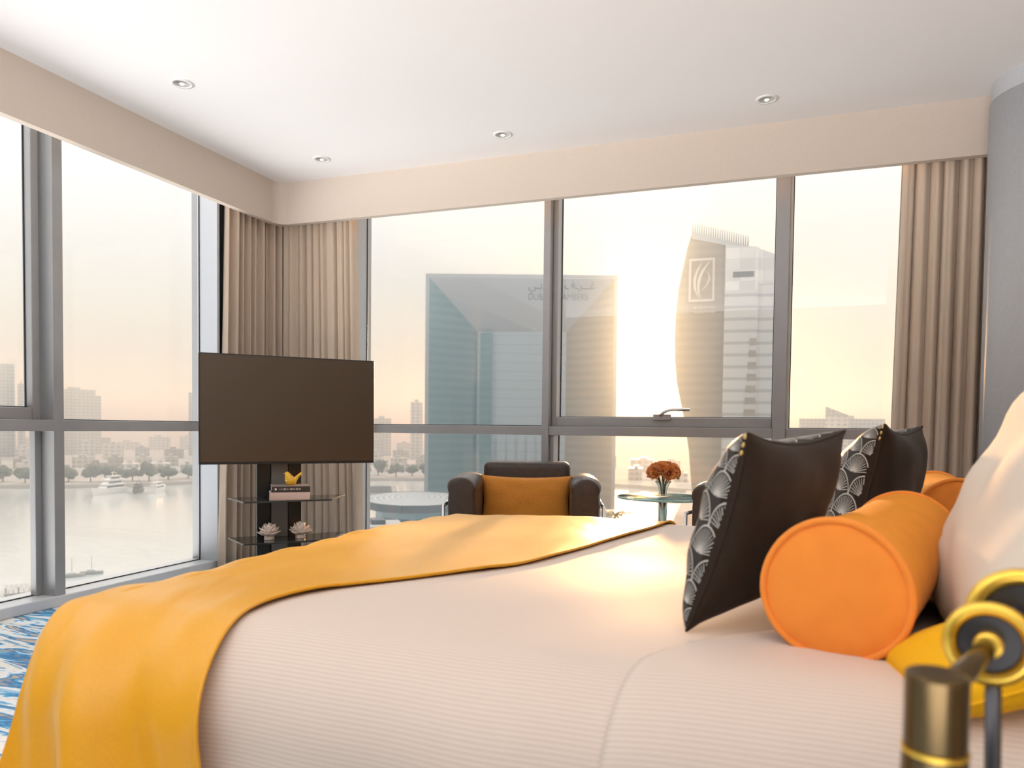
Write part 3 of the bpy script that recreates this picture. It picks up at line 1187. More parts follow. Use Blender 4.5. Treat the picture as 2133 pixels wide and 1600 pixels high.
bm = bmesh.new()
cyl(bm, lp(0.127, 0.731, 0.773), lp(0.127, 0.731, 0.66), 0.0262, 0.030, seg=48)
fin('lamp_shade', bm, M['warm_chrome'], lamp, bevel=0.002)
bm = bmesh.new()
cyl(bm, lp(0.127, 0.731, 0.776), lp(0.127, 0.731, 0.772), 0.0268, seg=48)
fin('collar', bm, M['brass'], lamp)

# ------------------------------------------------------------------ television on its floor stand
TL, TR = Vector((-3.25, 3.48, 0)), Vector((-2.53, 4.245, 0))
tdir = (TR - TL).normalized()
tnorm = Vector((tdir.y, -tdir.x, 0))   # towards the bed
tcen = (TL + TR) / 2
W = (TR - TL).length
ang_t = math.atan2(tdir.y, tdir.x)
scol = tcen - tnorm * 0.10 - tdir * 0.05
stand = thing('tv_stand', 'black floor stand with two smoked glass shelves carrying the television', 'tv stand', (scol.x, scol.y, 0), ang_t)
# local frame: x along the screen, y away from the bed
bm = bmesh.new()
box(bm, (-0.34, -0.22, 0.0), (0.34, 0.20, 0.02))
fin('base', bm, M['black'], stand, bevel=0.006)
bm = bmesh.new()
box(bm, (-0.135, -0.012, 0.02), (-0.052, 0.035, 1.30))
box(bm, (0.052, -0.012, 0.02), (0.135, 0.035, 1.30))
box(bm, (-0.135, 0.02, 0.02), (0.135, 0.035, 1.30))
fin('column', bm, M['black'], stand, bevel=0.004)
bm = bmesh.new()
box(bm, (-0.050, -0.022, 0.02), (0.050, -0.004, 0.95))
fin('cable_cover', bm, M['spine'], stand, bevel=0.002)
bm = bmesh.new()
box(bm, (-0.2, -0.012, 0.98), (0.2, -0.060, 1.30))
fin('bracket', bm, M['black'], stand)
for zsh in (0.604, 0.356):
    poly = [(-0.30, 0.04), (-0.245, -0.27), (0.27, -0.27), (0.43, 0.04)]
    bm = bmesh.new()
    A_ = [bm.verts.new((x, y, zsh - 0.010)) for x, y in poly]
    B_ = [bm.verts.new((x, y, zsh)) for x, y in poly]
    for k in range(4):
        bm.faces.new((A_[k], A_[(k + 1) % 4], B_[(k + 1) % 4], B_[k]))
    bm.faces.new(A_)
    bm.faces.new(B_)
    fin('shelf', bm, M['smoked'], stand, bevel=0.002)

tv = thing('television', 'large flat black television angled on the floor stand in the window corner', 'television', (tcen.x, tcen.y, 0.816), ang_t)
bm = bmesh.new()
box(bm, (-W / 2, -0.020, 0), (W / 2, 0.018, 0.66))
fin('casing', bm, M['bezel'], tv, bevel=0.004)
bm = bmesh.new()
box(bm, (-W / 2 + .008, -0.0225, 0.016), (W / 2 - .008, -0.0195, 0.652))
fin('screen', bm, M['screen'], tv)
bm = bmesh.new()
box(bm, (-0.3, 0.018, 0.08), (0.3, 0.040, 0.45))
fin('rear_cover', bm, M['black'], tv, bevel=0.01)


def on_stand(x, y, z):
    c_, s_ = math.cos(ang_t), math.sin(ang_t)
    return (scol.x + x * c_ - y * s_, scol.y + x * s_ + y * c_, z)


# books
def book(label, loc, rz, w_, d_, h_, cover, top=None, spine_text=True):
    t_ = thing('book', label, 'book', loc, rz)
    bm = bmesh.new()
    box(bm, (-w_ / 2, -d_ / 2, 0), (w_ / 2, d_ / 2, 0.003))
    box(bm, (-w_ / 2, -d_ / 2, h_ - 0.003), (w_ / 2, d_ / 2, h_), mi=1)
    box(bm, (-w_ / 2, -d_ / 2, 0.003), (w_ / 2, -d_ / 2 + 0.003, h_ - .003))
    fin('cover', bm, [cover, top or cover], t_)
    bm = bmesh.new()
    box(bm, (-w_ / 2 + .004, -d_ / 2 + .003, .003), (w_ / 2 - .004, d_ / 2 - .004, h_ - .003))
    fin('pages', bm, M['paper'], t_)
    return t_


b1 = book('thick book with a pale pink spine lying on the upper shelf, under the dark book', on_stand(0.035, -0.16, 0.6045), ang_t + R(-8), 0.235, 0.17, 0.045, M['bookpink'])
b2 = book('dark-spined book lying on top of the pink book, under the yellow bird', on_stand(0.040, -0.155, 0.650), ang_t + R(-6), 0.225, 0.16, 0.038, M['bookdark'], M['booktop'])
# marks on the dark spine: a pale emblem and a row of worn letters
bm = bmesh.new()
bmesh.ops.create_uvsphere(bm, u_segments=12, v_segments=8, radius=0.006, matrix=Matrix.Translation((-0.088, -0.080, 0.019)) @ Matrix.Diagonal((1.0, .12, 1.2, 1)))
rl = random.Random(4)
for k in range(15):
    x = -0.065 + k * 0.0085
    hh = rl.uniform(.006, .012)
    box(bm, (x, -0.0806, 0.019 - hh / 2), (x + rl.uniform(.002, .0045), -0.0799, 0.019 + hh / 2))
sp = fin('spine_lettering', bm, M['ivory'], b2)

# bird
bird = thing('bird_figurine', 'glossy yellow bird figurine sitting on the stacked books', 'figurine', on_stand(0.045, -0.155, 0.688), ang_t + R(-5))
bm = bmesh.new()
body = [(-0.034, 0.052, 0.0005), (-0.034, 0.048, 0.010), (-0.026, 0.040, 0.020), (-0.012, 0.026, 0.026), (0.006, 0.024, 0.026), (0.020, 0.026, 0.020), (0.034, 0.036, 0.012), (0.046, 0.048, 0.008), (0.060, 0.058, 0.006), (0.064, 0.0600, 0.001)]
me = bpy.data.meshes.new('sk')
rings = []
# stacked ellipse sections from base to head, plus an up-swept tail
secs = [(0.0, 0.0, .018, .016), (0.0, 0.004, .026, .022), (0.0, .018, .034, .027), (-0.002, .034, .034, .027), (-0.008, .048, .028, .023), (-0.016, .062, .019, .017), (-0.020, .073, .014, .013), (-0.022, .081, .007, .007), (-0.022, .083, .001, .001)]
for (cx, z, rx, ry) in secs:
    rings.append([bm.verts.new((cx + rx * math.cos(2 * math.pi * k / 24), ry * math.sin(2 * math.pi * k / 24), z)) for k in range(24)])
for A_, B_ in zip(rings, rings[1:]):
    for k in range(24):
        bm.faces.new((A_[k], A_[(k + 1) % 24], B_[(k + 1) % 24], B_[k]))
bm.faces.new(rings[0])
bm.faces.new(rings[-1])
fin('body', bm, M['amber'], bird, smooth=True)
bm = bmesh.new()
tube(bm, [(0.014, 0, .026), (0.028, 0, .038), (0.040, 0, .052), (0.052, 0, .064), (0.064, 0, .073)], [.017, .014, .010, .0085, .009], seg=14)
fin('tail', bm, M['amber'], bird, smooth=True)
bm = bmesh.new()
cyl(bm, (-0.032, 0, .073), (-0.044, 0, .070), 0.0045, 0.0006, seg=10)
fin('beak', bm, M['amber'], bird, smooth=True)


# coral / lotus shell ornaments
def shell(label, x, y, z, rz):
    t_ = thing('shell_ornament', label, 'ornament', on_stand(x, y, z), rz, 'ivory lotus ornaments on the lower shelf')
    bm = bmesh.new()
    lathe(bm, [(0.0, 0.0), (0.030, 0.0), (0.030, 0.022), (0.020, 0.026), (0.0, 0.027)], 20)
    fin('foot', bm, M['ivory'], t_, bevel=0.002)
    bm = bmesh.new()
    rl = random.Random(int(rz * 100) + 5)
    for layer, (cnt, tilt, ln) in enumerate(((9, 62, .074), (8, 42, .078), (6, 20, .080), (1, 0, .082))):
        for k in range(cnt):
            a = 2 * math.pi * (k + .5 * layer) / cnt
            mm = Matrix.Translation((0, 0, 0.022)) @ Matrix.Rotation(a, 4, 'Z') @ Matrix.Rotation(R(tilt + rl.uniform(-5, 5)), 4, 'Y')
            g = []
            nn, nk = 6, 5
            for j in range(nn + 1):
                s = j / nn
                wd = 0.020 * math.sin(math.pi * min(1, s * .86 + .10)) ** .7
                row = []
                for i in range(nk):
                    q = (i / (nk - 1) - .5) * 2
                    row.append(bm.verts.new(mm @ Vector((0.010 * (1 - q * q) * math.sin(math.pi * s) + 0.006 * s, q * wd, ln * s))))
                g.append(row)
            for j in range(nn):
                for i in range(nk - 1):
                    bm.faces.new((g[j][i], g[j][i + 1], g[j + 1][i + 1], g[j + 1][i]))
    fin('petals', bm, M['ivory'], t_, smooth=True, solid=0.004)
    return t_


shell('ivory lotus-shaped ornament on the lower shelf, nearer the side window', -0.080, -0.14, 0.3565, ang_t + .2)
shell('ivory lotus-shaped ornament on the lower shelf, nearer the armchairs', 0.105, -0.14, 0.3565, ang_t + .9)


# ------------------------------------------------------------------ armchairs
def rbox(bm, lo, hi):
    box(bm, lo, hi)


def armchair(label, loc, rz, pillow_label=None):
    t_ = thing('armchair', label, 'armchair', loc, rz, None)
    # local: faces -y
    Wd, Dp = 0.93, 0.70
    for s in (-1, 1):
        # arm: upright block whose top rolls over
        bm = bmesh.new()
        prof_ = []
        w_ = 0.185
        n = 12
        x_out, x_in = s * Wd / 2, s * (Wd / 2 - w_)
        xs = sorted((x_out, x_in))
        # section in x-z: rounded, overhanging top
        sec = [(xs[0] + .004, 0.16), (xs[1] - .004, 0.16), (xs[1] - .002, 0.60)]
        cx, cz, rx, rz_ = (xs[0] + xs[1]) / 2, 0.675, w_ / 2 + .004, 0.07
        for k in range(n + 1):
            a = -0.45 + (math.pi + .9) * k / n
            sec.append((cx + rx * math.cos(a), cz + rz_ * math.sin(a)))
        sec.append((xs[0] + .002, 0.60))
        N = 14
        rows = []
        for j in range(N + 1):
            y = -Dp / 2 + Dp * j / N
            e = min(j, N - j) / N
            ins = 0.018 * (1 - min(1, e * 7)) ** 2
            dz = 0.012 * math.sin(math.pi * j / N) + 0.02 * (1 - j / N)
            rows.append([bm.verts.new((cx + (x - cx) * (1 - ins / .1), y, z + (dz if z > .59 else 0) - (ins * .8 if z > .6 else 0))) for x, z in sec])
        m_ = len(sec)
        for j in range(N):
            for k in range(m_):
                bm.faces.new((rows[j][k], rows[j][(k + 1) % m_], rows[j + 1][(k + 1) % m_], rows[j + 1][k]))
        bm.faces.new(rows[0])
        bm.faces.new(rows[-1])
        fin('armrest', bm, M['leather'], t_, smooth=True, bevel=0.012, seg=3)
    bm = bmesh.new()
    box(bm, (-0.29, Dp / 2 - 0.19, 0.36), (0.29, Dp / 2 + 0.0, 0.83))
    fin('backrest', bm, M['leather'], t_, bevel=0.045, seg=5, smooth=True)
    bm = bmesh.new()
    box(bm, (-0.285, -Dp / 2 + 0.01, 0.30), (0.285, Dp / 2 - 0.19, 0.46))
    fin('seat_cushion', bm, M['leather'], t_, bevel=0.04, seg=5, smooth=True)
    bm = bmesh.new()
    box(bm, (-0.285, -Dp / 2 + 0.02, 0.15), (0.285, Dp / 2 - 0.02, 0.30))
    fin('seat_base', bm, M['leather'], t_, bevel=0.03, seg=4, smooth=True)
    # tubular frame
    for s in (-1, 1):
        xo = s * (Wd / 2 + 0.014)
        for yy, nm in ((-Dp / 2 - .014, 'front'), (Dp / 2 + .014, 'rear')):
            bm = bmesh.new()
            cyl(bm, (xo, yy, 0.0), (xo, yy, 0.59), 0.011, seg=16)
            fin('leg', bm, M['chrome'], t_, smooth=True)
    bm = bmesh.new()
    for s in (-1, 1):
        xo = s * (Wd / 2 + 0.014)
        tube(bm, [(xo, -Dp / 2 - .014, 0.585), (xo, Dp / 2 + .014, 0.585)], 0.011)
        tube(bm, [(xo, -Dp / 2 - .014, 0.16), (xo, Dp / 2 + .014, 0.16)], 0.008)
        tube(bm, rounded([(xo, -Dp / 2 - .014, 0.44), (s * (Wd / 2 - .10), -Dp / 2 - .014, 0.44), (s * (Wd / 2 - .105), -Dp / 2 - .014, 0.16)], 0.025), 0.007)
    tube(bm, [(-Wd / 2, -Dp / 2 - .014, 0.14), (Wd / 2, -Dp / 2 - .014, 0.14)], 0.008)
    tube(bm, [(-Wd / 2, Dp / 2 + .014, 0.44), (Wd / 2, Dp / 2 + .014, 0.44)], 0.008)
    fin('tube_frame', bm, M['chrome'], t_, smooth=True)
    return t_


ch_a = R(17)
ch = armchair('dark brown leather armchair with chrome tube frame, orange pillow on its seat', (-1.57, 4.52, 0), ch_a)
c_, s_ = math.cos(ch_a), math.sin(ch_a)


def on_chair(x, y, z):
    return (-1.57 + x * c_ - y * s_, 4.52 + x * s_ + y * c_, z)


plain_pillow('pillow', 'burnt orange lumbar pillow propped in the leather armchair', on_chair(0.0, 0.075, 0.565), (c_, s_, 0), Vector((-s_ * 0.22, c_ * 0.22, 1)), 0.60, 0.36, 0.11, M['orange_cloth'], e=.5, pinch=.09)
armchair('dark leather armchair mostly hidden behind the dark cushions, beyond the glass table', (0.02, 4.50, 0), R(-12))

# ------------------------------------------------------------------ glass table, vase, flowers
tx, ty, tz = -0.725, 4.72, 0.632
tb = thing('side_table', 'round glass side table on a chrome column between the two armchairs', 'side table', (tx, ty, 0))
bm = bmesh.new()
lathe(bm, [(0.0, tz - .012), (0.282, tz - .012), (0.282, tz), (0.0, tz)], 72)
top = fin('table_top', bm, M['tableglass'], tb)
bm = bmesh.new()
lathe(bm, [(0.282, tz - .012), (0.285, tz - .009), (0.285, tz - .003), (0.282, tz)], 96)
fin('glass_edge', bm, M['tableedge'], top, smooth=True)
bm = bmesh.new()
lathe(bm, [(0.0, tz - .03), (0.03, tz - .03), (0.055, tz - .014), (0.0, tz - .0125)], 32)
fin('top_fitting', bm, M['chrome'], tb, smooth=True)
bm = bmesh.new()
cyl(bm, (0, 0, 0.02), (0, 0, tz - .03), 0.028, seg=32)
fin('pole', bm, M['chrome'], tb, smooth=True)
bm = bmesh.new()
lathe(bm, [(0.0, 0.0), (0.20, 0.0), (0.20, 0.008), (0.05, 0.018), (0.0, 0.02)], 48)
fin('base', bm, M['chrome'], tb, smooth=True)

vs_ = thing('vase', 'small flared clear glass vase on the round glass table', 'vase', (tx, ty, tz + .0005))
bm = bmesh.new()
lathe(bm, [(0.0, 0.0), (0.034, 0.0), (0.030, 0.012), (0.026, 0.03), (0.030, 0.055), (0.044, 0.085), (0.056, 0.098), (0.053, 0.098), (0.041, 0.083), (0.027, 0.055), (0.022, 0.032), (0.024, 0.016), (0.0, 0.014)], 36)
fin('vase_glass', bm, M['vaseglass'], vs_, smooth=True)

fl = thing('flower_bouquet', 'round bouquet of orange flowers in the glass vase', 'flowers', (tx, ty, tz + .012))
fl.scale = (1.2, 1.2, 1.12)
rl = random.Random(12)


def blossom(bm, c, rad, nrm_):
    q = nrm_.to_track_quat('Z', 'Y').to_matrix().to_4x4()
    base = Matrix.Translation(c) @ q
    for layer, (cnt, tilt, ln) in enumerate(((7, 72, 1.0), (6, 48, .85), (5, 25, .7), (3, 8, .55))):
        for k in range(cnt):
            a = 2 * math.pi * (k + .5 * layer) / cnt + rl.uniform(-.2, .2)
            mm = base @ Matrix.Rotation(a, 4, 'Z') @ Matrix.Rotation(R(tilt + rl.uniform(-9, 9)), 4, 'Y')
            L_ = rad * ln
            g = []
            for j in range(5):
                s = j / 4
                wd = L_ * .52 * math.sin(math.pi * min(1, s * .75 + .12)) ** .6
                row = [bm.verts.new(mm @ Vector(((-0.18 * q2 * q2 + .18) * L_ * math.sin(math.pi * s) + rl.uniform(-.04, .04) * L_, q2 * wd, L_ * s))) for q2 in (-1, -.4, .4, 1)]
                g.append(row)
            for j in range(4):
                for i in range(3):
                    bm.faces.new((g[j][i], g[j][i + 1], g[j + 1][i + 1], g[j + 1][i]))


dirs = [(0, 0, 1), (.62, .1, .75), (-.62, .15, .75), (.1, .7, .7), (0, -.72, .68), (.85, -.35, .32), (-.85, -.3, .35), (.5, -.75, .2), (-.45, -.8, .25), (.8, .5, .3), (-.8, .5, .3), (0, .9, .3)]
for d in dirs:
    d = Vector(d).normalized()
    c = Vector((d.x * .060, d.y * .060, 0.115 + d.z * .045))
    bm = bmesh.new()
    blossom(bm, c, rl.uniform(.040, .050), d)
    b_ = fin('flower_head', bm, M['petal'], fl, smooth=True)
    bm = bmesh.new()
    tube(bm, [(d.x * .008, d.y * .008, -.004), (d.x * .014, d.y * .014, .05), tuple(c)], .0022, seg=6)
    fin('stem', bm, M['stem'], fl)

# ================================================================== OUTSIDE
SEA = -35.0


def polar(az, dist, z=SEA):
    a = R(az)
    return Vector((math.sin(a) * dist, math.cos(a) * dist, z))


M['conc'] = mat('pale_concrete', (0.48, 0.47, 0.45), 0.8, noise_amt=0.1, noise_scale=.05)
M['asphalt'] = mat('quay_paving', (0.42, 0.40, 0.37), 0.85, noise_amt=0.15, noise_scale=.03)
M['tree'] = mat('dusty_tree_leaves', (0.10, 0.12, 0.085), 0.9, noise_amt=0.4, noise_scale=.8)
M['hull'] = mat('white_gelcoat', (0.80, 0.80, 0.79), 0.3)
M['hulldark'] = mat('dark_hull', (0.12, 0.10, 0.09), 0.5)
M['boatglass'] = mat('boat_windows', (0.04, 0.06, 0.07), 0.15)
M['bluewall'] = grid_mat('pale_blue_clad_wall', (0.42, 0.55, 0.60), (0.16, 0.22, 0.26), 5.0, 4.0, .55, .4)
M['roofring'] = stripe_mat('ribbed_grey_roof', (0.34, 0.35, 0.35), (0.55, 0.56, 0.55), 0.12, axis='X', coord='UV', bump=0, edge=(.3, .5), rough=.7)
M['roofdark'] = mat('dark_roof_edge', (0.13, 0.14, 0.15), 0.6)
M['palm_leaf'] = mat('palm_leaf', (0.20, 0.17, 0.04), 0.6)
M['palm_trunk'] = mat('palm_trunk', (0.20, 0.14, 0.08), 0.9)
facs = [grid_mat('facade_cream', (0.52, 0.49, 0.44), (0.22, 0.22, 0.22), 4, 3.5),
        grid_mat('facade_grey', (0.40, 0.41, 0.42), (0.16, 0.18, 0.20), 3.5, 3.4, .7, .55),
        grid_mat('facade_white', (0.62, 0.61, 0.58), (0.25, 0.26, 0.27), 5, 3.6),
        grid_mat('facade_brown', (0.33, 0.28, 0.24), (0.14, 0.13, 0.13), 4, 3.3)]

# water
mt = bpy.data.materials.new('calm_water')
mt.use_nodes = True
t = NT(mt.node_tree)
tc = t.n('ShaderNodeTexCoord')
n1 = t.n('ShaderNodeTexNoise', ins={'Vector': t.n('ShaderNodeMapping', ins={'Vector': (tc, 'Object'), 'Scale': (.05, .012, 1), 'Rotation': (0, 0, R(35))}), 'Scale': 1.0, 'Detail': 5.0})
n2 = t.n('ShaderNodeTexNoise', ins={'Vector': (tc, 'Object'), 'Scale': 0.6, 'Detail': 4.0})
hh_ = t.math('ADD', t.math('MULTIPLY', n1, 2.0), t.math('MULTIPLY', n2, 0.25))
b = t.n('ShaderNodeBump', ins={'Height': hh_, 'Strength': 0.10, 'Distance': 0.6})
p = t.n('ShaderNodeBsdfPrincipled', ins={'Base Color': (0.62, 0.66, 0.65, 1), 'Roughness': 0.14, 'Specular IOR Level': 1.0, 'IOR': 1.6, 'Normal': b})
t.n('ShaderNodeOutputMaterial', ins={'Surface': p})
M['water'] = mt
bm = bmesh.new()
v = [bm.verts.new(q) for q in ((-2600, 12, SEA), (1500, 12, SEA), (1500, 3200, SEA), (-2600, 3200, SEA))]
bm.faces.new(v)
struct(fin('water', bm, M['water']))

# far shore
shore = [(-64, 520), (-58, 505), (-54.7, 494), (-51.5, 481), (-47, 478), (-42.8, 494), (-38, 500), (-32, 506), (-27, 505), (-20, 500), (-12, 470), (-4, 430), (6, 430), (16, 430)]
bm = bmesh.new()
pts_a = [polar(a, d) for a, d in shore]
pts_b = [polar(a, 3200) for a, d in shore]
for zt in (2.2,):
    ta = [bm.verts.new(p + Vector((0, 0, zt))) for p in pts_a]
    tb_ = [bm.verts.new(p + Vector((0, 0, zt))) for p in pts_b]
    la = [bm.verts.new(p + Vector((0, 0, -1))) for p in pts_a]
    for k in range(len(ta) - 1):
        bm.faces.new((ta[k], ta[k + 1], tb_[k + 1], tb_[k]))
        bm.faces.new((la[k], la[k + 1], ta[k + 1], ta[k]))
struct(fin('terrain', bm, M['asphalt']))
# near quay below the towers
near = [(-24, 245), (-21, 262), (-13.2, 290), (-12.6, 250), (-8.5, 240), (-8.0, 262), (-3, 262), (3, 260), (12, 262), (20, 262)]
bm = bmesh.new()
fr_ = [polar(a, d) for a, d in near]
bk_ = [polar(a, d) for a, d in ((-24, 430), (-21, 430), (-16, 430), (-13, 285), (-8, 285), (-7, 440), (-3, 440), (3, 440), (12, 440), (20, 440))]
fv = [bm.verts.new(p + Vector((0, 0, 1.6))) for p in fr_]
bv = [bm.verts.new(p + Vector((0, 0, 1.6))) for p in bk_]
lv = [bm.verts.new(p + Vector((0, 0, -1))) for p in fr_]
for k in range(len(fv) - 1):
    if k in (2, 3):
        pass
    bm.faces.new((fv[k], fv[k + 1], bv[k + 1], bv[k]))
    bm.faces.new((lv[k], lv[k + 1], fv[k + 1], fv[k]))
quay = struct(fin('pavement', bm, M['asphalt']))


def building(az0, az1, el, dist, m, label, cat='building', group=None, depth=18.0, name='building', steps=None, base=SEA + 2):
    """a block that spans the bearings az0..az1 at a distance, its roof at elevation angle el above the room"""
    azc = (az0 + az1) / 2
    wid = 2 * dist * math.tan(R(az1 - az0) / 2)
    ztop = 1.05 + dist * math.tan(R(el))
    t_ = thing(name, label, cat, tuple(polar(azc, dist + depth / 2, base)), -R(azc), group)
    hgt = ztop - base
    bm = bmesh.new()
    box(bm, (-wid / 2, -depth / 2, 0), (wid / 2, depth / 2, hgt))
    fin('wall', bm, m, t_)
    bm = bmesh.new()
    rw = wid * .3
    box(bm, (-rw / 2, -depth / 4, hgt), (rw / 2, depth / 4, hgt + min(3, hgt * .06 + .6)))
    fin('roof_plant_room', bm, M['conc'], t_)
    return t_


building(-60, -53.9, 3.73, 900, facs[1], 'tall grey tower block far across the water at the edge of the side window', depth=40)
building(-53.76, -53.38, 2.5, 880, facs[1], 'slim grey tower far across the water, beside the tall tower block')
bl = building(-51.9, -49.4, 2.25, 950, facs[0], 'wide pale slab block standing across the water above the moored yachts', depth=40)
bm = bmesh.new()
box(bm, (950 * math.tan(R(1.25)), -12, 0), (950 * math.tan(R(1.58)), 12, 950 * (math.tan(R(1.9))) + 34))
fin('wing', bm, facs[0], bl)
building(-43.68, -42.6, 2.27, 900, facs[1], 'narrow grey block across the water, just beside the television')
building(-30.9, -29.45, 0.64, 900, facs[0], 'low pale block on the horizon beside the television edge')
building(-28.0, -27.1, 1.92, 800, facs[2], 'small pale office block on the skyline beside the framed tower', depth=20)

building(0.79, 6.3, 0.94, 760, facs[1], 'long low grey building on the horizon, seen by the curtain beside the column', depth=30)
g = building(2.5, 4.0, 1.15, 700, facs[2], 'small building with a sloping roof line above the long low building', depth=20)
bm = bmesh.new()
wd = 700 * math.tan(R(.75))
z0_ = 1.05 + 700 * math.tan(R(1.15)) - (SEA + 2)
prism(bm, [(-wd, z0_), (wd, z0_), (wd, z0_ + .5), (-wd, z0_ + 700 * .0115)], -10, 10, lambda u, d, z: Vector((u, d, z)))
fin('sloped_roof', bm, facs[1], g)

# low city across the water: each house its own object
rl = random.Random(31)
near_row, cnt = [], 0
for ring, (dist, n, hmin, hmax) in enumerate(((548, 24, 5, 11), (660, 26, 6, 13), (820, 26, 8, 20), (1100, 24, 10, 28))):
    for k in range(n):
        az = -58 + (k + rl.uniform(.42, .58)) * 46.0 / n
        if (-26.6 < az < -12.8 and rl.random() < .6) or az > -10 or (ring == 2 and -28.6 < az < -26.4):
            continue
        dd = dist * rl.uniform(.99, 1.03) + 30 * (ring == 0)
        wid = dist * R(46.0 / n) * rl.uniform(.45, .78)
        hg = rl.uniform(hmin, hmax)
        bm = bmesh.new()
        box(bm, (-wid / 2, -8, 0), (wid / 2, 8, hg))
        box(bm, (-wid * .2, -4, hg), (wid * .1, 4, hg + 2))
        o = fin('house', bm, facs[rl.choice((0, 0, 1, 2, 2, 3))])
        o.location = polar(az, dd, SEA + 2.2)
        o.rotation_euler = (0, 0, -R(az) + rl.uniform(-.04, .04))
        rw = ('first row along the far shore', 'second row beyond the shore', 'middle distance of the far city', 'hazy horizon of the far city')[ring]
        tag(o, 'low flat-roofed building in the ' + rw, 'building', 'low buildings of the far city, ' + rw)
for ring, (dist, n) in enumerate(((480, 16), (590, 12))):
    for k in range(n):
        az = -11.5 + (k + rl.uniform(.4, .6)) * 26.0 / n
        bm = bmesh.new()
        wid, hg = dist * R(26.0 / n) * rl.uniform(.5, .8), rl.uniform(5, 14)
        box(bm, (-wid / 2, -7, 0), (wid / 2, 7, hg))
        box(bm, (-wid * .1, -3, hg), (wid * .25, 3, hg + 1.6))
        o = fin('house', bm, facs[rl.choice((0, 1, 2, 3))])
        o.location = polar(az, dist * rl.uniform(1.02, 1.1), SEA + 2.2)
        o.rotation_euler = (0, 0, -R(az))
        tag(o, 'low building on the land beyond the curved tower', 'building', 'low buildings beyond the curved tower')

# trees along the far shore
protos = []
for s in range(3):
    bm = bmesh.new()
    rr_ = random.Random(s)
    for k in range(7):
        c = Vector((rr_.uniform(-4, 4), rr_.uniform(-3, 3), rr_.uniform(3.5, 7)))
        bmesh.ops.create_icosphere(bm, subdivisions=2, radius=rr_.uniform(2.2, 3.8), matrix=Matrix.Translation(c) @ Matrix.Diagonal((1.2, 1, .8, 1)))
    for v in bm.verts:
        v.co += v.normal * noise.noise(v.co * .9) * 1.2
    me = bpy.data.meshes.new('crown')
    bm.to_mesh(me)
    bm.free()
    me.materials.append(M['tree'])
    bm = bmesh.new()
    cyl(bm, (0, 0, 0), (0, 0, 4), .5, .35, seg=8)
    m2 = bpy.data.meshes.new('trunk')
    bm.to_mesh(m2)
    bm.free()
    m2.materials.append(M['palm_trunk'])
    protos.append((me, m2))
for k in range(26):
    az = -57 + k * 31.5 / 26 + rl.uniform(-.12, .12)
    dd = lut(shore, az) + rl.uniform(9, 22)
    t_ = thing('tree', 'round dusty tree on the far shore behind the moored yachts', 'tree', tuple(polar(az, dd, SEA + 2.2)), rl.uniform(0, 6), 'trees along the far shore')
    sc = rl.uniform(.75, 1.0)
    t_.scale = (sc, sc, sc * rl.uniform(1.0, 1.5))
    pr = protos[k % 3]
    for nm, me in (('crown', pr[0]), ('trunk', pr[1])):
        o = bpy.data.objects.new(nm, me)
        C.objects.link(o)
        o.parent = t_


# ------------------------------------------------------------------ framed square tower with its portal sign
def tower_frame(azc, dist):
    c = polar(azc, dist, 0)
    a = -R(azc)
    ex = Vector((math.cos(a), math.sin(a), 0))
    ey = Vector((-math.sin(a), math.cos(a), 0))
    return c, a, ex, ey


T1A, T1D = -19.63, 320.0
t1 = thing('office_tower', 'square-framed glass office tower with a recessed front, seen through the middle panes', 'building', tuple(polar(T1A, T1D, SEA + 1.6)), -R(T1A))


def q1(az, el):
    d = R(az - T1A)
    return (T1D * math.tan(d), 1.05 + T1D / math.cos(d) * math.tan(R(el)) - (SEA + 1.6))


xl, zt_ = q1(-26.93, 11.5)
xr, _ = q1(-12.33, 11.5)
xil, zi = q1(-23.14, 7.7)
xir, _ = q1(-16.0, 7.7)
M['teal'] = stripe_mat('teal_banded_glass', (0.17, 0.27, 0.28), (0.21, 0.31, 0.32), 0.28, axis='Z', coord='Object', bump=0, rough=.15, spec=.8)
M['palegl'] = stripe_mat('pale_blue_curtain_wall', (0.50, 0.56, 0.60), (0.40, 0.46, 0.50), 0.25, axis='Z', coord='Object', bump=0, rough=.12, spec=.8, edge=(.85, .95))
M['beigegl'] = stripe_mat('bronze_banded_glass', (0.33, 0.255, 0.185), (0.38, 0.295, 0.215), 0.28, axis='Z', coord='Object', bump=0, rough=.2, spec=.7)
M['greygl'] = mat('grey_soffit_panels', (0.42, 0.42, 0.43), 0.3)
fw = 1.6
bm = bmesh.new()
box(bm, (xl, 0, 0), (xl + fw, 34, zt_))
box(bm, (xr - fw, 0, 0), (xr, 34, zt_))
box(bm, (xl + fw, 0, zt_ - fw), (xr - fw, 34, zt_))
box(bm, (xl + fw, 22, 0), (xr - fw, 34, zt_ - fw))
fin('outer_frame', bm, M['greygl'], t1)


def quad(name, pts_, m_, par, solid=0.0):
    bm = bmesh.new()
    bm.faces.new([bm.verts.new(p_) for p_ in pts_])
    return fin(name, bm, m_, par, solid=solid)


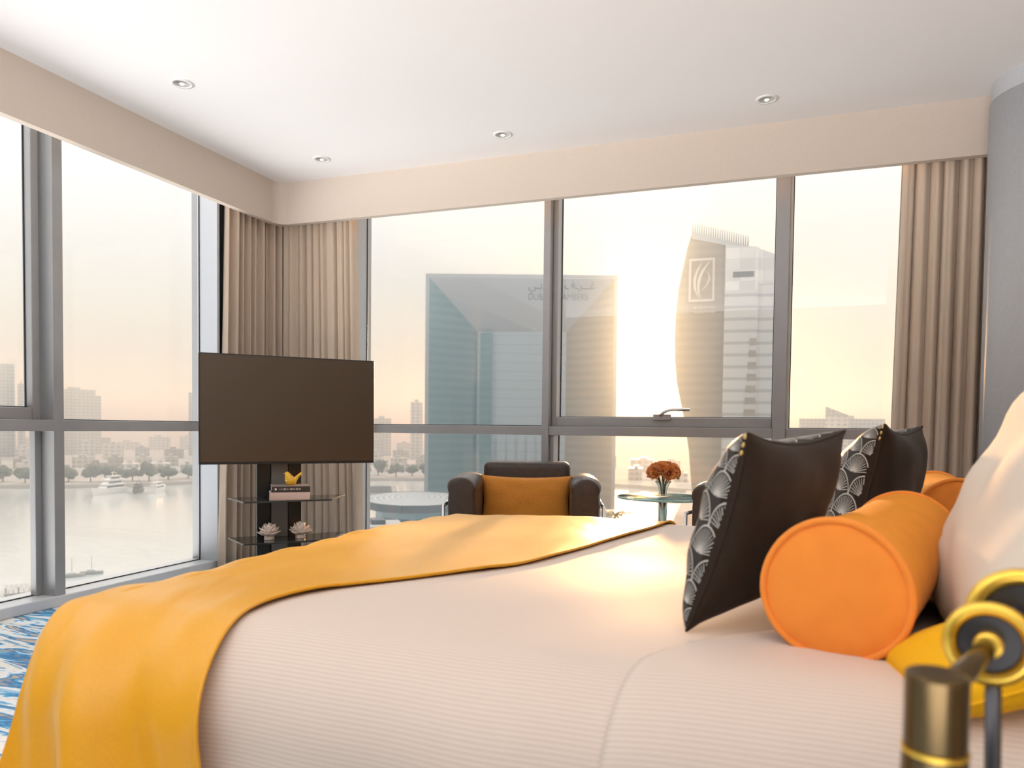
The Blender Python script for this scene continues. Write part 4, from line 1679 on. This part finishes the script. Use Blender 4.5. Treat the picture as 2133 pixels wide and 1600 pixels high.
dp = 16.0
quad('side_bay', [(xl + fw, 0, 0), (xil, dp, 0), (xil, dp, zi), (xl + fw, 0, zt_ - fw)], M['teal'], t1, solid=.4)
quad('side_bay', [(xr - fw, 0, 0), (xir, dp, 0), (xir, dp, zi), (xr - fw, 0, zt_ - fw)], M['beigegl'], t1, solid=.4)
quad('soffit', [(xl + fw, 0, zt_ - fw), (xr - fw, 0, zt_ - fw), (xir, dp, zi), (xil, dp, zi)], M['greygl'], t1, solid=.4)
quad('curtain_wall', [(xil, dp, 0), (xir, dp, 0), (xir, dp, zi), (xil, dp, zi)], M['palegl'], t1, solid=.4)
bm = bmesh.new()
box(bm, (xil + 1.5, dp - 2.5, 0), (xil + 6.5, dp - .5, zi - 1))
fin('lift_shaft', bm, M['teal'], t1)
bm = bmesh.new()
xs_ = q1(-17.2, 7)[0]
box(bm, (xs_ - 2.5, dp - 2.0, 0), (xs_ + 1.5, dp - .5, zi - 2))
fin('lift_shaft', bm, M['beigegl'], t1)
bm = bmesh.new()
for k in range(1, 9):
    x = xil + (xir - xil) * k / 9
    box(bm, (x - .12, dp - .7, 0), (x + .12, dp - .3, 30))
fin('mullions', bm, M['conc'], t1)


def text_part(name, body, size, loc, m_, parent, ex=0.1, sx=1.0, align='LEFT', rot=(R(90), 0, 0)):
    cu = bpy.data.curves.new(name, 'FONT')
    cu.body = body
    cu.size = size
    cu.extrude = ex
    cu.align_x = align
    o = bpy.data.objects.new(name, cu)
    C.objects.link(o)
    cu.materials.append(m_)
    bpy.context.view_layer.update()
    me = bpy.data.meshes.new_from_object(o)
    bpy.data.objects.remove(o)
    o = link(name, me, None, parent, loc=loc, rot=rot)
    o.scale = (sx, 1, 1)
    return o


M['sign'] = mat('sign_letters', (0.05, 0.045, 0.04), 0.5)
sxl, sz = q1(-19.15, 9.72)
text_part('sign_lettering', 'DUBAI CHAMBERS', 3.9, (sxl, -0.3, sz), M['sign'], t1, sx=.80)
text_part('sign_lettering', '\uFEF2\u0640\uFE91\u0640\u0640 \uFEA9  \uFED1\u0640\uFEAE\u0640\u0640\uFECF', 5.0, (sxl, -0.3, sz + 4.7), M['sign'], t1, sx=.98)

# ------------------------------------------------------------------ curved tower with the leaf logo
T2A, T2D = -4.5, 285.0
t2 = thing('office_tower', 'tall curved office tower with a fin crown and a leaf logo, beside the low sun', 'building', tuple(polar(T2A, T2D, SEA + 1.6)), -R(T2A))


def q2(az, el):
    d = R(az - T2A)
    return (T2D * math.tan(d), 1.05 + T2D / math.cos(d) * math.tan(R(el)) - (SEA + 1.6))


M['bronze'] = stripe_mat('bronze_tinted_wall', (0.30, 0.23, 0.17), (0.34, 0.26, 0.19), 0.3, axis='Z', coord='Object', bump=0, rough=.3, spec=.6)
M['band'] = stripe_mat('pale_banded_cladding', (0.40, 0.37, 0.36), (0.58, 0.55, 0.52), 0.235, axis='Z', coord='Object', bump=0, rough=.35, spec=.5, edge=(.22, .30))
M['cladding'] = grid_mat('pale_panel_cladding', (0.52, 0.50, 0.48), (0.55, 0.53, 0.51), 5, 4, .96, .97)
edge_pts = [(-6.95, 14.35), (-7.27, 13.3), (-7.65, 11.5), (-7.91, 10.2), (-8.04, 8.6), (-8.10, 7.0), (-8.05, 5.25), (-7.86, 3.45), (-7.32, 1.0), (-6.9, -1.5), (-6.6, -4.0), (-6.4, -6.9)]
poly = [q2(a, e) for a, e in edge_pts]
poly[-1] = (poly[-1][0], 0.0)
xr1, zr1 = q2(-4.55, 13.3)
poly = poly + [(xr1, 0.0), (xr1, zr1)]
bm = bmesh.new()
prism(bm, poly, 0, 26, lambda u, d, z: Vector((u, d, z)))
bmesh.ops.triangulate(bm, faces=[f for f in bm.faces if len(f.verts) > 4])
fin('curved_block', bm, M['bronze'], t2)
# banded wing
xa, za = q2(-4.55, 13.15)
xb, zb = q2(-2.25, 12.9)
xc, zc_ = q2(-0.95, 12.35)
bm = bmesh.new()
zs_ = zb - 15
prism(bm, [(xa, 0), (xb, 0), (xb, zs_), (xa, zs_)], -5, 24, lambda u, d, z: Vector((u, d, z)))
fin('banded_wing', bm, M['band'], t2)
bm = bmesh.new()
prism(bm, [(xa, zs_), (xb, zs_), (xb, zb), (xa, za)], -5, 24, lambda u, d, z: Vector((u, d, z)))
prism(bm, [(xb, zc_ - 10), (xc, zc_ - 10), (xc, zc_), (xb, zb)], -3, 24, lambda u, d, z: Vector((u, d, z)))
fin('top_storeys', bm, M['cladding'], t2)
bm = bmesh.new()
prism(bm, [(xb, 0), (xc, 0), (xc, zc_ - 10), (xb, zc_ - 10)], -3, 24, lambda u, d, z: Vector((u, d, z)))
fin('banded_wing', bm, M['band'], t2)
# louvre
bm = bmesh.new()
lx0, lz0 = q2(-4.0, 10.9)
lx1, lz1 = q2(-2.55, 11.25)
for k in range(5):
    box(bm, (lx0, -5.4, lz0 + k * .42), (lx1, -5.0, lz0 + k * .42 + .2))
fin('louvre', bm, M['sign'], t2)
# dark window strip on the wing
bm = bmesh.new()
wx0, wz = q2(-2.75, 6.6)
wx1, _ = q2(-2.30, 6.6)
for k in range(8):
    box(bm, (wx0 - .25 * k, -5.3, wz - 4.2 * k - 2.4), (wx1 + .0 * k, -4.9, wz - 4.2 * k))
fin('window_strip', bm, M['bronze'], t2)
# crown of fins
for k in range(25):
    f = k / 24
    a = -6.92 + f * (6.92 - 2.98)
    e = 14.45 - f * 1.15
    x, z = q2(a, e)
    bm = bmesh.new()
    bmesh.ops.create_cone(bm, cap_ends=True, segments=6, radius1=.32, radius2=.10, depth=5.0, matrix=Matrix.Translation((x, 2.0, z + 1.2)))
    fin('crown_fin', bm, M['roofdark'], t2)
bm = bmesh.new()
pa, pb = q2(-6.93, 14.45), q2(-2.98, 13.25)
prism(bm, [(pa[0], pa[1] - 3.0), (pb[0], pb[1] - 1.5), (pb[0], pb[1] - .3), (pa[0], pa[1] - .3)], -.5, 3.0, lambda u, d, z: Vector((u, d, z)))
fin('parapet', bm, M['conc'], t2)
# logo: square frame with a leaf of three strokes, name beneath
lgx0, lgz0 = q2(-7.12, 9.45)
lgx1, lgz1 = q2(-5.28, 12.5)
bm = bmesh.new()
fwd = .75


def frame2(bm, x0, x1, z0, z1, f, y0, y1):
    box(bm, (x0, y0, z0), (x0 + f, y1, z1))
    box(bm, (x1 - f, y0, z0), (x1, y1, z1))
    box(bm, (x0 + f, y0, z0), (x1 - f, y1, z0 + f))
    box(bm, (x0 + f, y0, z1 - f), (x1 - f, y1, z1))


frame2(bm, lgx0, lgx1, lgz0, lgz1, fwd, -.6, 0)
lw, lh = lgx1 - lgx0, lgz1 - lgz0


def stroke(bm, pts_, wds):
    P_ = [Vector((lgx0 + lw * x, -.45, lgz0 + lh * z)) for x, z in pts_]
    n = len(P_)
    L1, L2 = [], []
    for k in range(n):
        d = (P_[min(n - 1, k + 1)] - P_[max(0, k - 1)]).normalized()
        nn = Vector((-d.z, 0, d.x)) * wds[k]
        L1.append(bm.verts.new(P_[k] + nn))
        L2.append(bm.verts.new(P_[k] - nn))
    for k in range(n - 1):
        bm.faces.new((L1[k], L1[k + 1], L2[k + 1], L2[k]))


def arc(p0_, pc, p1_, n=14):
    return [((1 - s) ** 2 * p0_[0] + 2 * s * (1 - s) * pc[0] + s * s * p1_[0], (1 - s) ** 2 * p0_[1] + 2 * s * (1 - s) * pc[1] + s * s * p1_[1]) for s in [k / n for k in range(n + 1)]]


tap = [0.10 + .38 * math.sin(math.pi * k / 14) for k in range(15)]
stroke(bm, arc((.50, .90), (.02, .50), (.38, .10)), tap)
stroke(bm, arc((.80, .92), (.18, .52), (.46, .08)), [q * 1.1 for q in tap])
stroke(bm, arc((.70, .70), (.95, .50), (.52, .26)), [q * .55 for q in tap])
M['logo'] = mat('logo_metal', (0.66, 0.58, 0.48), 0.4)
fin('logo', bm, M['logo'], t2)
# the name below the logo: small raised letters, too hazy to read
bm = bmesh.new()
rk = random.Random(2)
for row, (z_, hgt, n) in enumerate(((lgz0 - 2.6, .9, 15), (lgz0 - 4.4, 1.0, 16))):
    x = lgx0 + lw * .22
    for k in range(n):
        wdl = rk.uniform(.22, .42)
        box(bm, (x, -.4, z_), (x + .12, 0, z_ + hgt))
        box(bm, (x + .12, -.4, z_ + (hgt - .15) * rk.choice((0, .5, 1))), (x + wdl, 0, z_ + .15 + (hgt - .15) * .5))
        x += wdl + .16
fin('name_lettering', bm, M['logo'], t2)

# ------------------------------------------------------------------ yachts and small boats


def yacht(label, az, dist, rz, ln, dark=False, decks=2):
    t_ = thing('yacht', label, 'boat', tuple(polar(az, dist, SEA)), -R(az) + rz, 'yachts moored at the far shore')
    bmw = ln * .24
    bm = bmesh.new()
    rows = []
    N = 14
    for j in range(N + 1):
        s = j / N
        wd = bmw / 2 * (1 - max(0, (s - .45) / .55) ** 2.2)
        x = -ln / 2 + ln * s
        sh = ln * .115 * (1 + .45 * s * s)
        rows.append([bm.verts.new((x - (.06 * ln * s), -wd * .55, -.3)), bm.verts.new((x - (.06 * ln * s), wd * .55, -.3)), bm.verts.new((x, wd, sh)), bm.verts.new((x, -wd, sh))])
    for a_, b_ in zip(rows, rows[1:]):
        for k in range(4):
            bm.faces.new((a_[k], a_[(k + 1) % 4], b_[(k + 1) % 4], b_[k]))
    bm.faces.new(rows[0])
    bm.faces.new(rows[-1])
    hm = M['hulldark'] if dark else M['hull']
    fin('hull', bm, hm, t_, smooth=False)
    z = ln * .115
    x0, x1, wdk = -ln * .42, ln * .22, bmw * .78
    for d in range(decks):
        hdk = ln * .08
        bm = bmesh.new()
        prism(bm, [(x0, z), (x1, z), (x1 - hdk * 1.4, z + hdk), (x0 + .3, z + hdk)], -wdk / 2, wdk / 2, lambda u, dd, zz_: Vector((u, dd, zz_)))
        dk = fin('deck_house', bm, hm, t_)
        bm = bmesh.new()
        prism(bm, [(x0 + .8, z + hdk * .35), (x1 - hdk * .8, z + hdk * .35), (x1 - hdk * 1.15, z + hdk * .78), (x0 + .8, z + hdk * .78)], -wdk / 2 - .05, wdk / 2 + .05, lambda u, dd, zz_: Vector((u, dd, zz_)))
        fin('windows', bm, M['boatglass'], dk)
        bm = bmesh.new()
        box(bm, (x0 - .6, -wdk / 2 - .3, z + hdk), (x1 - hdk * .9, wdk / 2 + .3, z + hdk + .25))
        fin('deck', bm, hm, t_)
        z += hdk + .25
        x0 += ln * .05
        x1 -= ln * .08
        wdk *= .8
    bm = bmesh.new()
    tube(bm, [(x0 + 1.5, -wdk / 2, z), (x0 + 2.2, -wdk / 2, z + 1.6), (x0 + 2.2, wdk / 2, z + 1.6), (x0 + 1.5, wdk / 2, z)], .18, seg=6)
    cyl(bm, (x0 + 2.2, 0, z + 1.5), (x0 + 2.2, 0, z + 3.6), .12, .05, seg=6)
    fin('mast', bm, hm, t_)
    return t_


yacht('large white motor yacht moored across the water, the longest of the three boats', -48.7, 436, R(232), 24, decks=3)
yacht('dark-hulled boat moored between the two white yachts', -46.95, 437, R(255), 15, dark=True, decks=2)
yacht('white motor yacht moored beyond the dark boat, seen from its stern', -45.6, 440, R(70), 19, decks=2)

# jetty at the bottom of the side window
pr_ = thing('jetty', 'pale slatted jetty by the water below the side window', 'jetty', tuple(polar(-53.5, 188, SEA)), -R(-53.5))
bm = bmesh.new()
for k in range(9):
    box(bm, (-3.6 + k * .9, -5, .9), (-3.6 + k * .9 + .7, 5, 1.1))
fin('decking', bm, M['conc'], pr_)
for k in range(4):
    bm = bmesh.new()
    cyl(bm, (-3.2 + 2.2 * k, -4.6, -1), (-3.2 + 2.2 * k, -4.6, 2.2), .15, seg=8)
    fin('pile', bm, M['asphalt'], pr_)


def smallboat(label, az, dist, rz, ln):
    t_ = thing('sailing_boat', label, 'boat', tuple(polar(az, dist, SEA)), -R(az) + rz, None)
    bm = bmesh.new()
    rows = []
    for j in range(9):
        s = j / 8
        wd = ln * .13 * math.sin(math.pi * (s * .9 + .08)) ** .6
        x = -ln / 2 + ln * s
        rows.append([bm.verts.new((x, -wd * .5, -.2)), bm.verts.new((x, wd * .5, -.2)), bm.verts.new((x, wd, .8)), bm.verts.new((x, -wd, .8))])
    for a_, b_ in zip(rows, rows[1:]):
        for k in range(4):
            bm.faces.new((a_[k], a_[(k + 1) % 4], b_[(k + 1) % 4], b_[k]))
    bm.faces.new(rows[0])
    bm.faces.new(rows[-1])
    fin('hull', bm, M['conc'], t_)
    bm = bmesh.new()
    box(bm, (-ln * .2, -ln * .06, .8), (ln * .15, ln * .06, 1.3))
    fin('cabin', bm, M['hull'], t_, bevel=.1)
    bm = bmesh.new()
    cyl(bm, (0, 0, 1), (0, 0, 4.5), .07, .04, seg=6)
    fin('mast', bm, M['asphalt'], t_)
    return t_


smallboat('small pale boat with a mast on the open water just beyond the bed corner', -50.85, 202, R(5), 5.5)
smallboat('small low boat on the open water farther along the bed edge', -49.7, 204, R(-8), 5.0)

# lamp posts on the near bank
for az, lb in ((-43.35, 'slim lamp post by the water, beside the corner curtain'), (-43.0, 'second slim lamp post by the water, closest to the corner curtain')):
    t_ = thing('lamp_post', lb, 'lamp post', tuple(polar(az, 212, SEA)), -R(az), 'lamp posts by the water')
    bm = bmesh.new()
    cyl(bm, (0, 0, 0), (0, 0, 8.4 if az < -43.2 else 5.6), .17, .12, seg=8)
    fin('post', bm, M['asphalt'], t_)
    bm = bmesh.new()
    box(bm, (-.1, -.1, 8.3 if az < -43.2 else 5.5), (.9, .1, 8.5 if az < -43.2 else 5.7))
    fin('lamp_arm', bm, M['asphalt'], t_)

# ------------------------------------------------------------------ round-roofed pavilion and quay buildings below
pv = thing('pavilion', 'wide pavilion with a ribbed many-sided roof over the water', 'building', tuple(polar(-27.6, 268, SEA)), -R(-27.6))
bm = bmesh.new()
rings = []
rads = [0, 3, 6, 9, 12, 15, 18.5]
seg = 14
ctr = bm.verts.new((0, 0, 11.6))
for r__ in rads[1:]:
    rings.append([bm.verts.new((r__ * math.cos(2 * math.pi * k / seg), r__ * 1.5 * math.sin(2 * math.pi * k / seg), 11.6 - r__ * .05)) for k in range(seg)])
for k in range(seg):
    bm.faces.new((ctr, rings[0][k], rings[0][(k + 1) % seg]))
for A_, B_ in zip(rings, rings[1:]):
    for k in range(seg):
        bm.faces.new((A_[k], A_[(k + 1) % seg], B_[(k + 1) % seg], B_[k]))
uvl = bm.loops.layers.uv.new('UVMap')
for f in bm.faces:
    for lp_ in f.loops:
        lp_[uvl].uv = (math.hypot(lp_.vert.co.x, lp_.vert.co.y / 1.5) * 4, 0)
fin('roof', bm, M['roofring'], pv, solid=.2)
bm = bmesh.new()
for k in range(seg):
    a0, a1 = 2 * math.pi * k / seg, 2 * math.pi * (k + 1) / seg
    A_ = [(18.6 * math.cos(a), 27.9 * math.sin(a)) for a in (a0, a1)]
    vv_ = [bm.verts.new((A_[0][0], A_[0][1], 8.4)), bm.verts.new((A_[1][0], A_[1][1], 8.4)), bm.verts.new((A_[1][0], A_[1][1], 10.9)), bm.verts.new((A_[0][0], A_[0][1], 10.9))]
    bm.faces.new(vv_)
fin('roof_edge', bm, M['roofdark'], pv, solid=.4)
bm = bmesh.new()
cyl(bm, (0, 0, 0), (0, 0, 9.5), 14, seg=14)
for v in bm.verts:
    v.co.y *= 1.5
fin('wall', bm, M['bluewall'], pv)


def quay_building(label, az, dist, wx, wy, h, rz=0.0):
    t_ = thing('quay_building', label, 'building', tuple(polar(az, dist, SEA)), -R(az) + rz)
    bm = bmesh.new()
    box(bm, (-wx / 2, -wy / 2, 0), (wx / 2, wy / 2, h))
    fin('wall', bm, M['bluewall'], t_)
    bm = bmesh.new()
    box(bm, (-wx / 2 - .4, -wy / 2 - .4, h), (wx / 2 + .4, wy / 2 + .4, h + .5))
    fin('roof', bm, M['conc'], t_)
    bm = bmesh.new()
    box(bm, (-wx * .25, -wy * .2, h + .5), (wx * .1, wy * .2, h + 1.8))
    fin('roof_unit', bm, M['roofdark'], t_, bevel=.1)
    return t_


quay_building('pale blue quay building at the window bottom beside the television curtain', -30.2, 212, 11, 14, 8.5, .1)
quay_building('long pale blue quay building below the ribbed roof, next to the armchair', -25.4, 205, 14, 12, 7.5, -.05)
quay_building('low flat quay building in front of the framed tower, behind the armchair', -21.0, 232, 22, 14, 7.0)
# striped pontoon in the water
pt = thing('pontoon', 'striped floating pontoon on the water beyond the ribbed roof', 'pontoon', tuple(polar(-30.6, 430, SEA)), -R(-30.6))
bm = bmesh.new()
for k in range(6):
    box(bm, (-14, -18 + k * 7, .3), (12, -16 + k * 7, 1.0))
fin('fingers', bm, M['roofdark'], pt)
bm = bmesh.new()
box(bm, (9, -20, .2), (13, 22, .9))
fin('walkway', bm, M['conc'], pt)


# palms on the near quay
def palm(label, az, dist, hgt, seed):
    t_ = thing('palm_tree', label, 'palm tree', tuple(polar(az, dist, SEA + 1.6)), 0, 'palms on the sunlit quay')
    bm = bmesh.new()
    tube(bm, [(0, 0, 0), (.1, 0, hgt * .5), (.0, 0, hgt)], [.28, .2, .17], seg=8)
    fin('trunk', bm, M['palm_trunk'], t_)
    rp_ = random.Random(seed)
    for k in range(18):
        a = 2 * math.pi * k / 18 + rp_.uniform(-.1, .1)
        up_ = rp_.uniform(.2, 1.2)
        bm = bmesh.new()
        pr = None
        for j in range(8):
            s = j / 7
            rr_ = 4.2 * s
            z = hgt + up_ * math.sin(s * 2.4) * 1.8 - 1.4 * s * s
            w_ = .5 * math.sin(math.pi * min(1, s * .9 + .08))
            c = Vector((math.cos(a) * rr_, math.sin(a) * rr_, z))
            n_ = Vector((-math.sin(a), math.cos(a), 0)) * w_
            cur = (bm.verts.new(c + n_ - Vector((0, 0, w_ * .5))), bm.verts.new(c), bm.verts.new(c - n_ - Vector((0, 0, w_ * .5))))
            if pr:
                bm.faces.new((pr[0], cur[0], cur[1], pr[1]))
                bm.faces.new((pr[1], cur[1], cur[2], pr[2]))
            pr = cur
        fin('frond', bm, M['palm_leaf'], t_)
    return t_


palm('palm tree on the quay below the round glass table, the fuller of the pair', -11.2, 252, 6.4, 1)
palm('palm tree on the quay half hidden by the armchair, beside the fuller palm', -12.25, 256, 5.2, 2)

# ------------------------------------------------------------------ haze over the water and the city
mt = bpy.data.materials.new('morning_haze')
mt.use_nodes = True
t = NT(mt.node_tree)
va_1 = t.n('ShaderNodeVolumeScatter', ins={'Color': (0.66, 0.85, 1.0, 1), 'Density': 0.00125, 'Anisotropy': 0.05})
va_2 = t.n('ShaderNodeVolumeScatter', ins={'Color': (1.0, 0.95, 0.85, 1), 'Density': 0.00012, 'Anisotropy': 0.86})
vsc = t.n('ShaderNodeAddShader', ins={0: va_1, 1: va_2})
t.n('ShaderNodeOutputMaterial', ins={'Volume': vsc})
bm = bmesh.new()
box(bm, (-2400, 60, SEA - 3), (1300, 3100, 86))
hz = fin('haze', bm, mt)
tag(hz, 'pale morning haze hanging over the water and the far city', 'haze', kind='stuff')
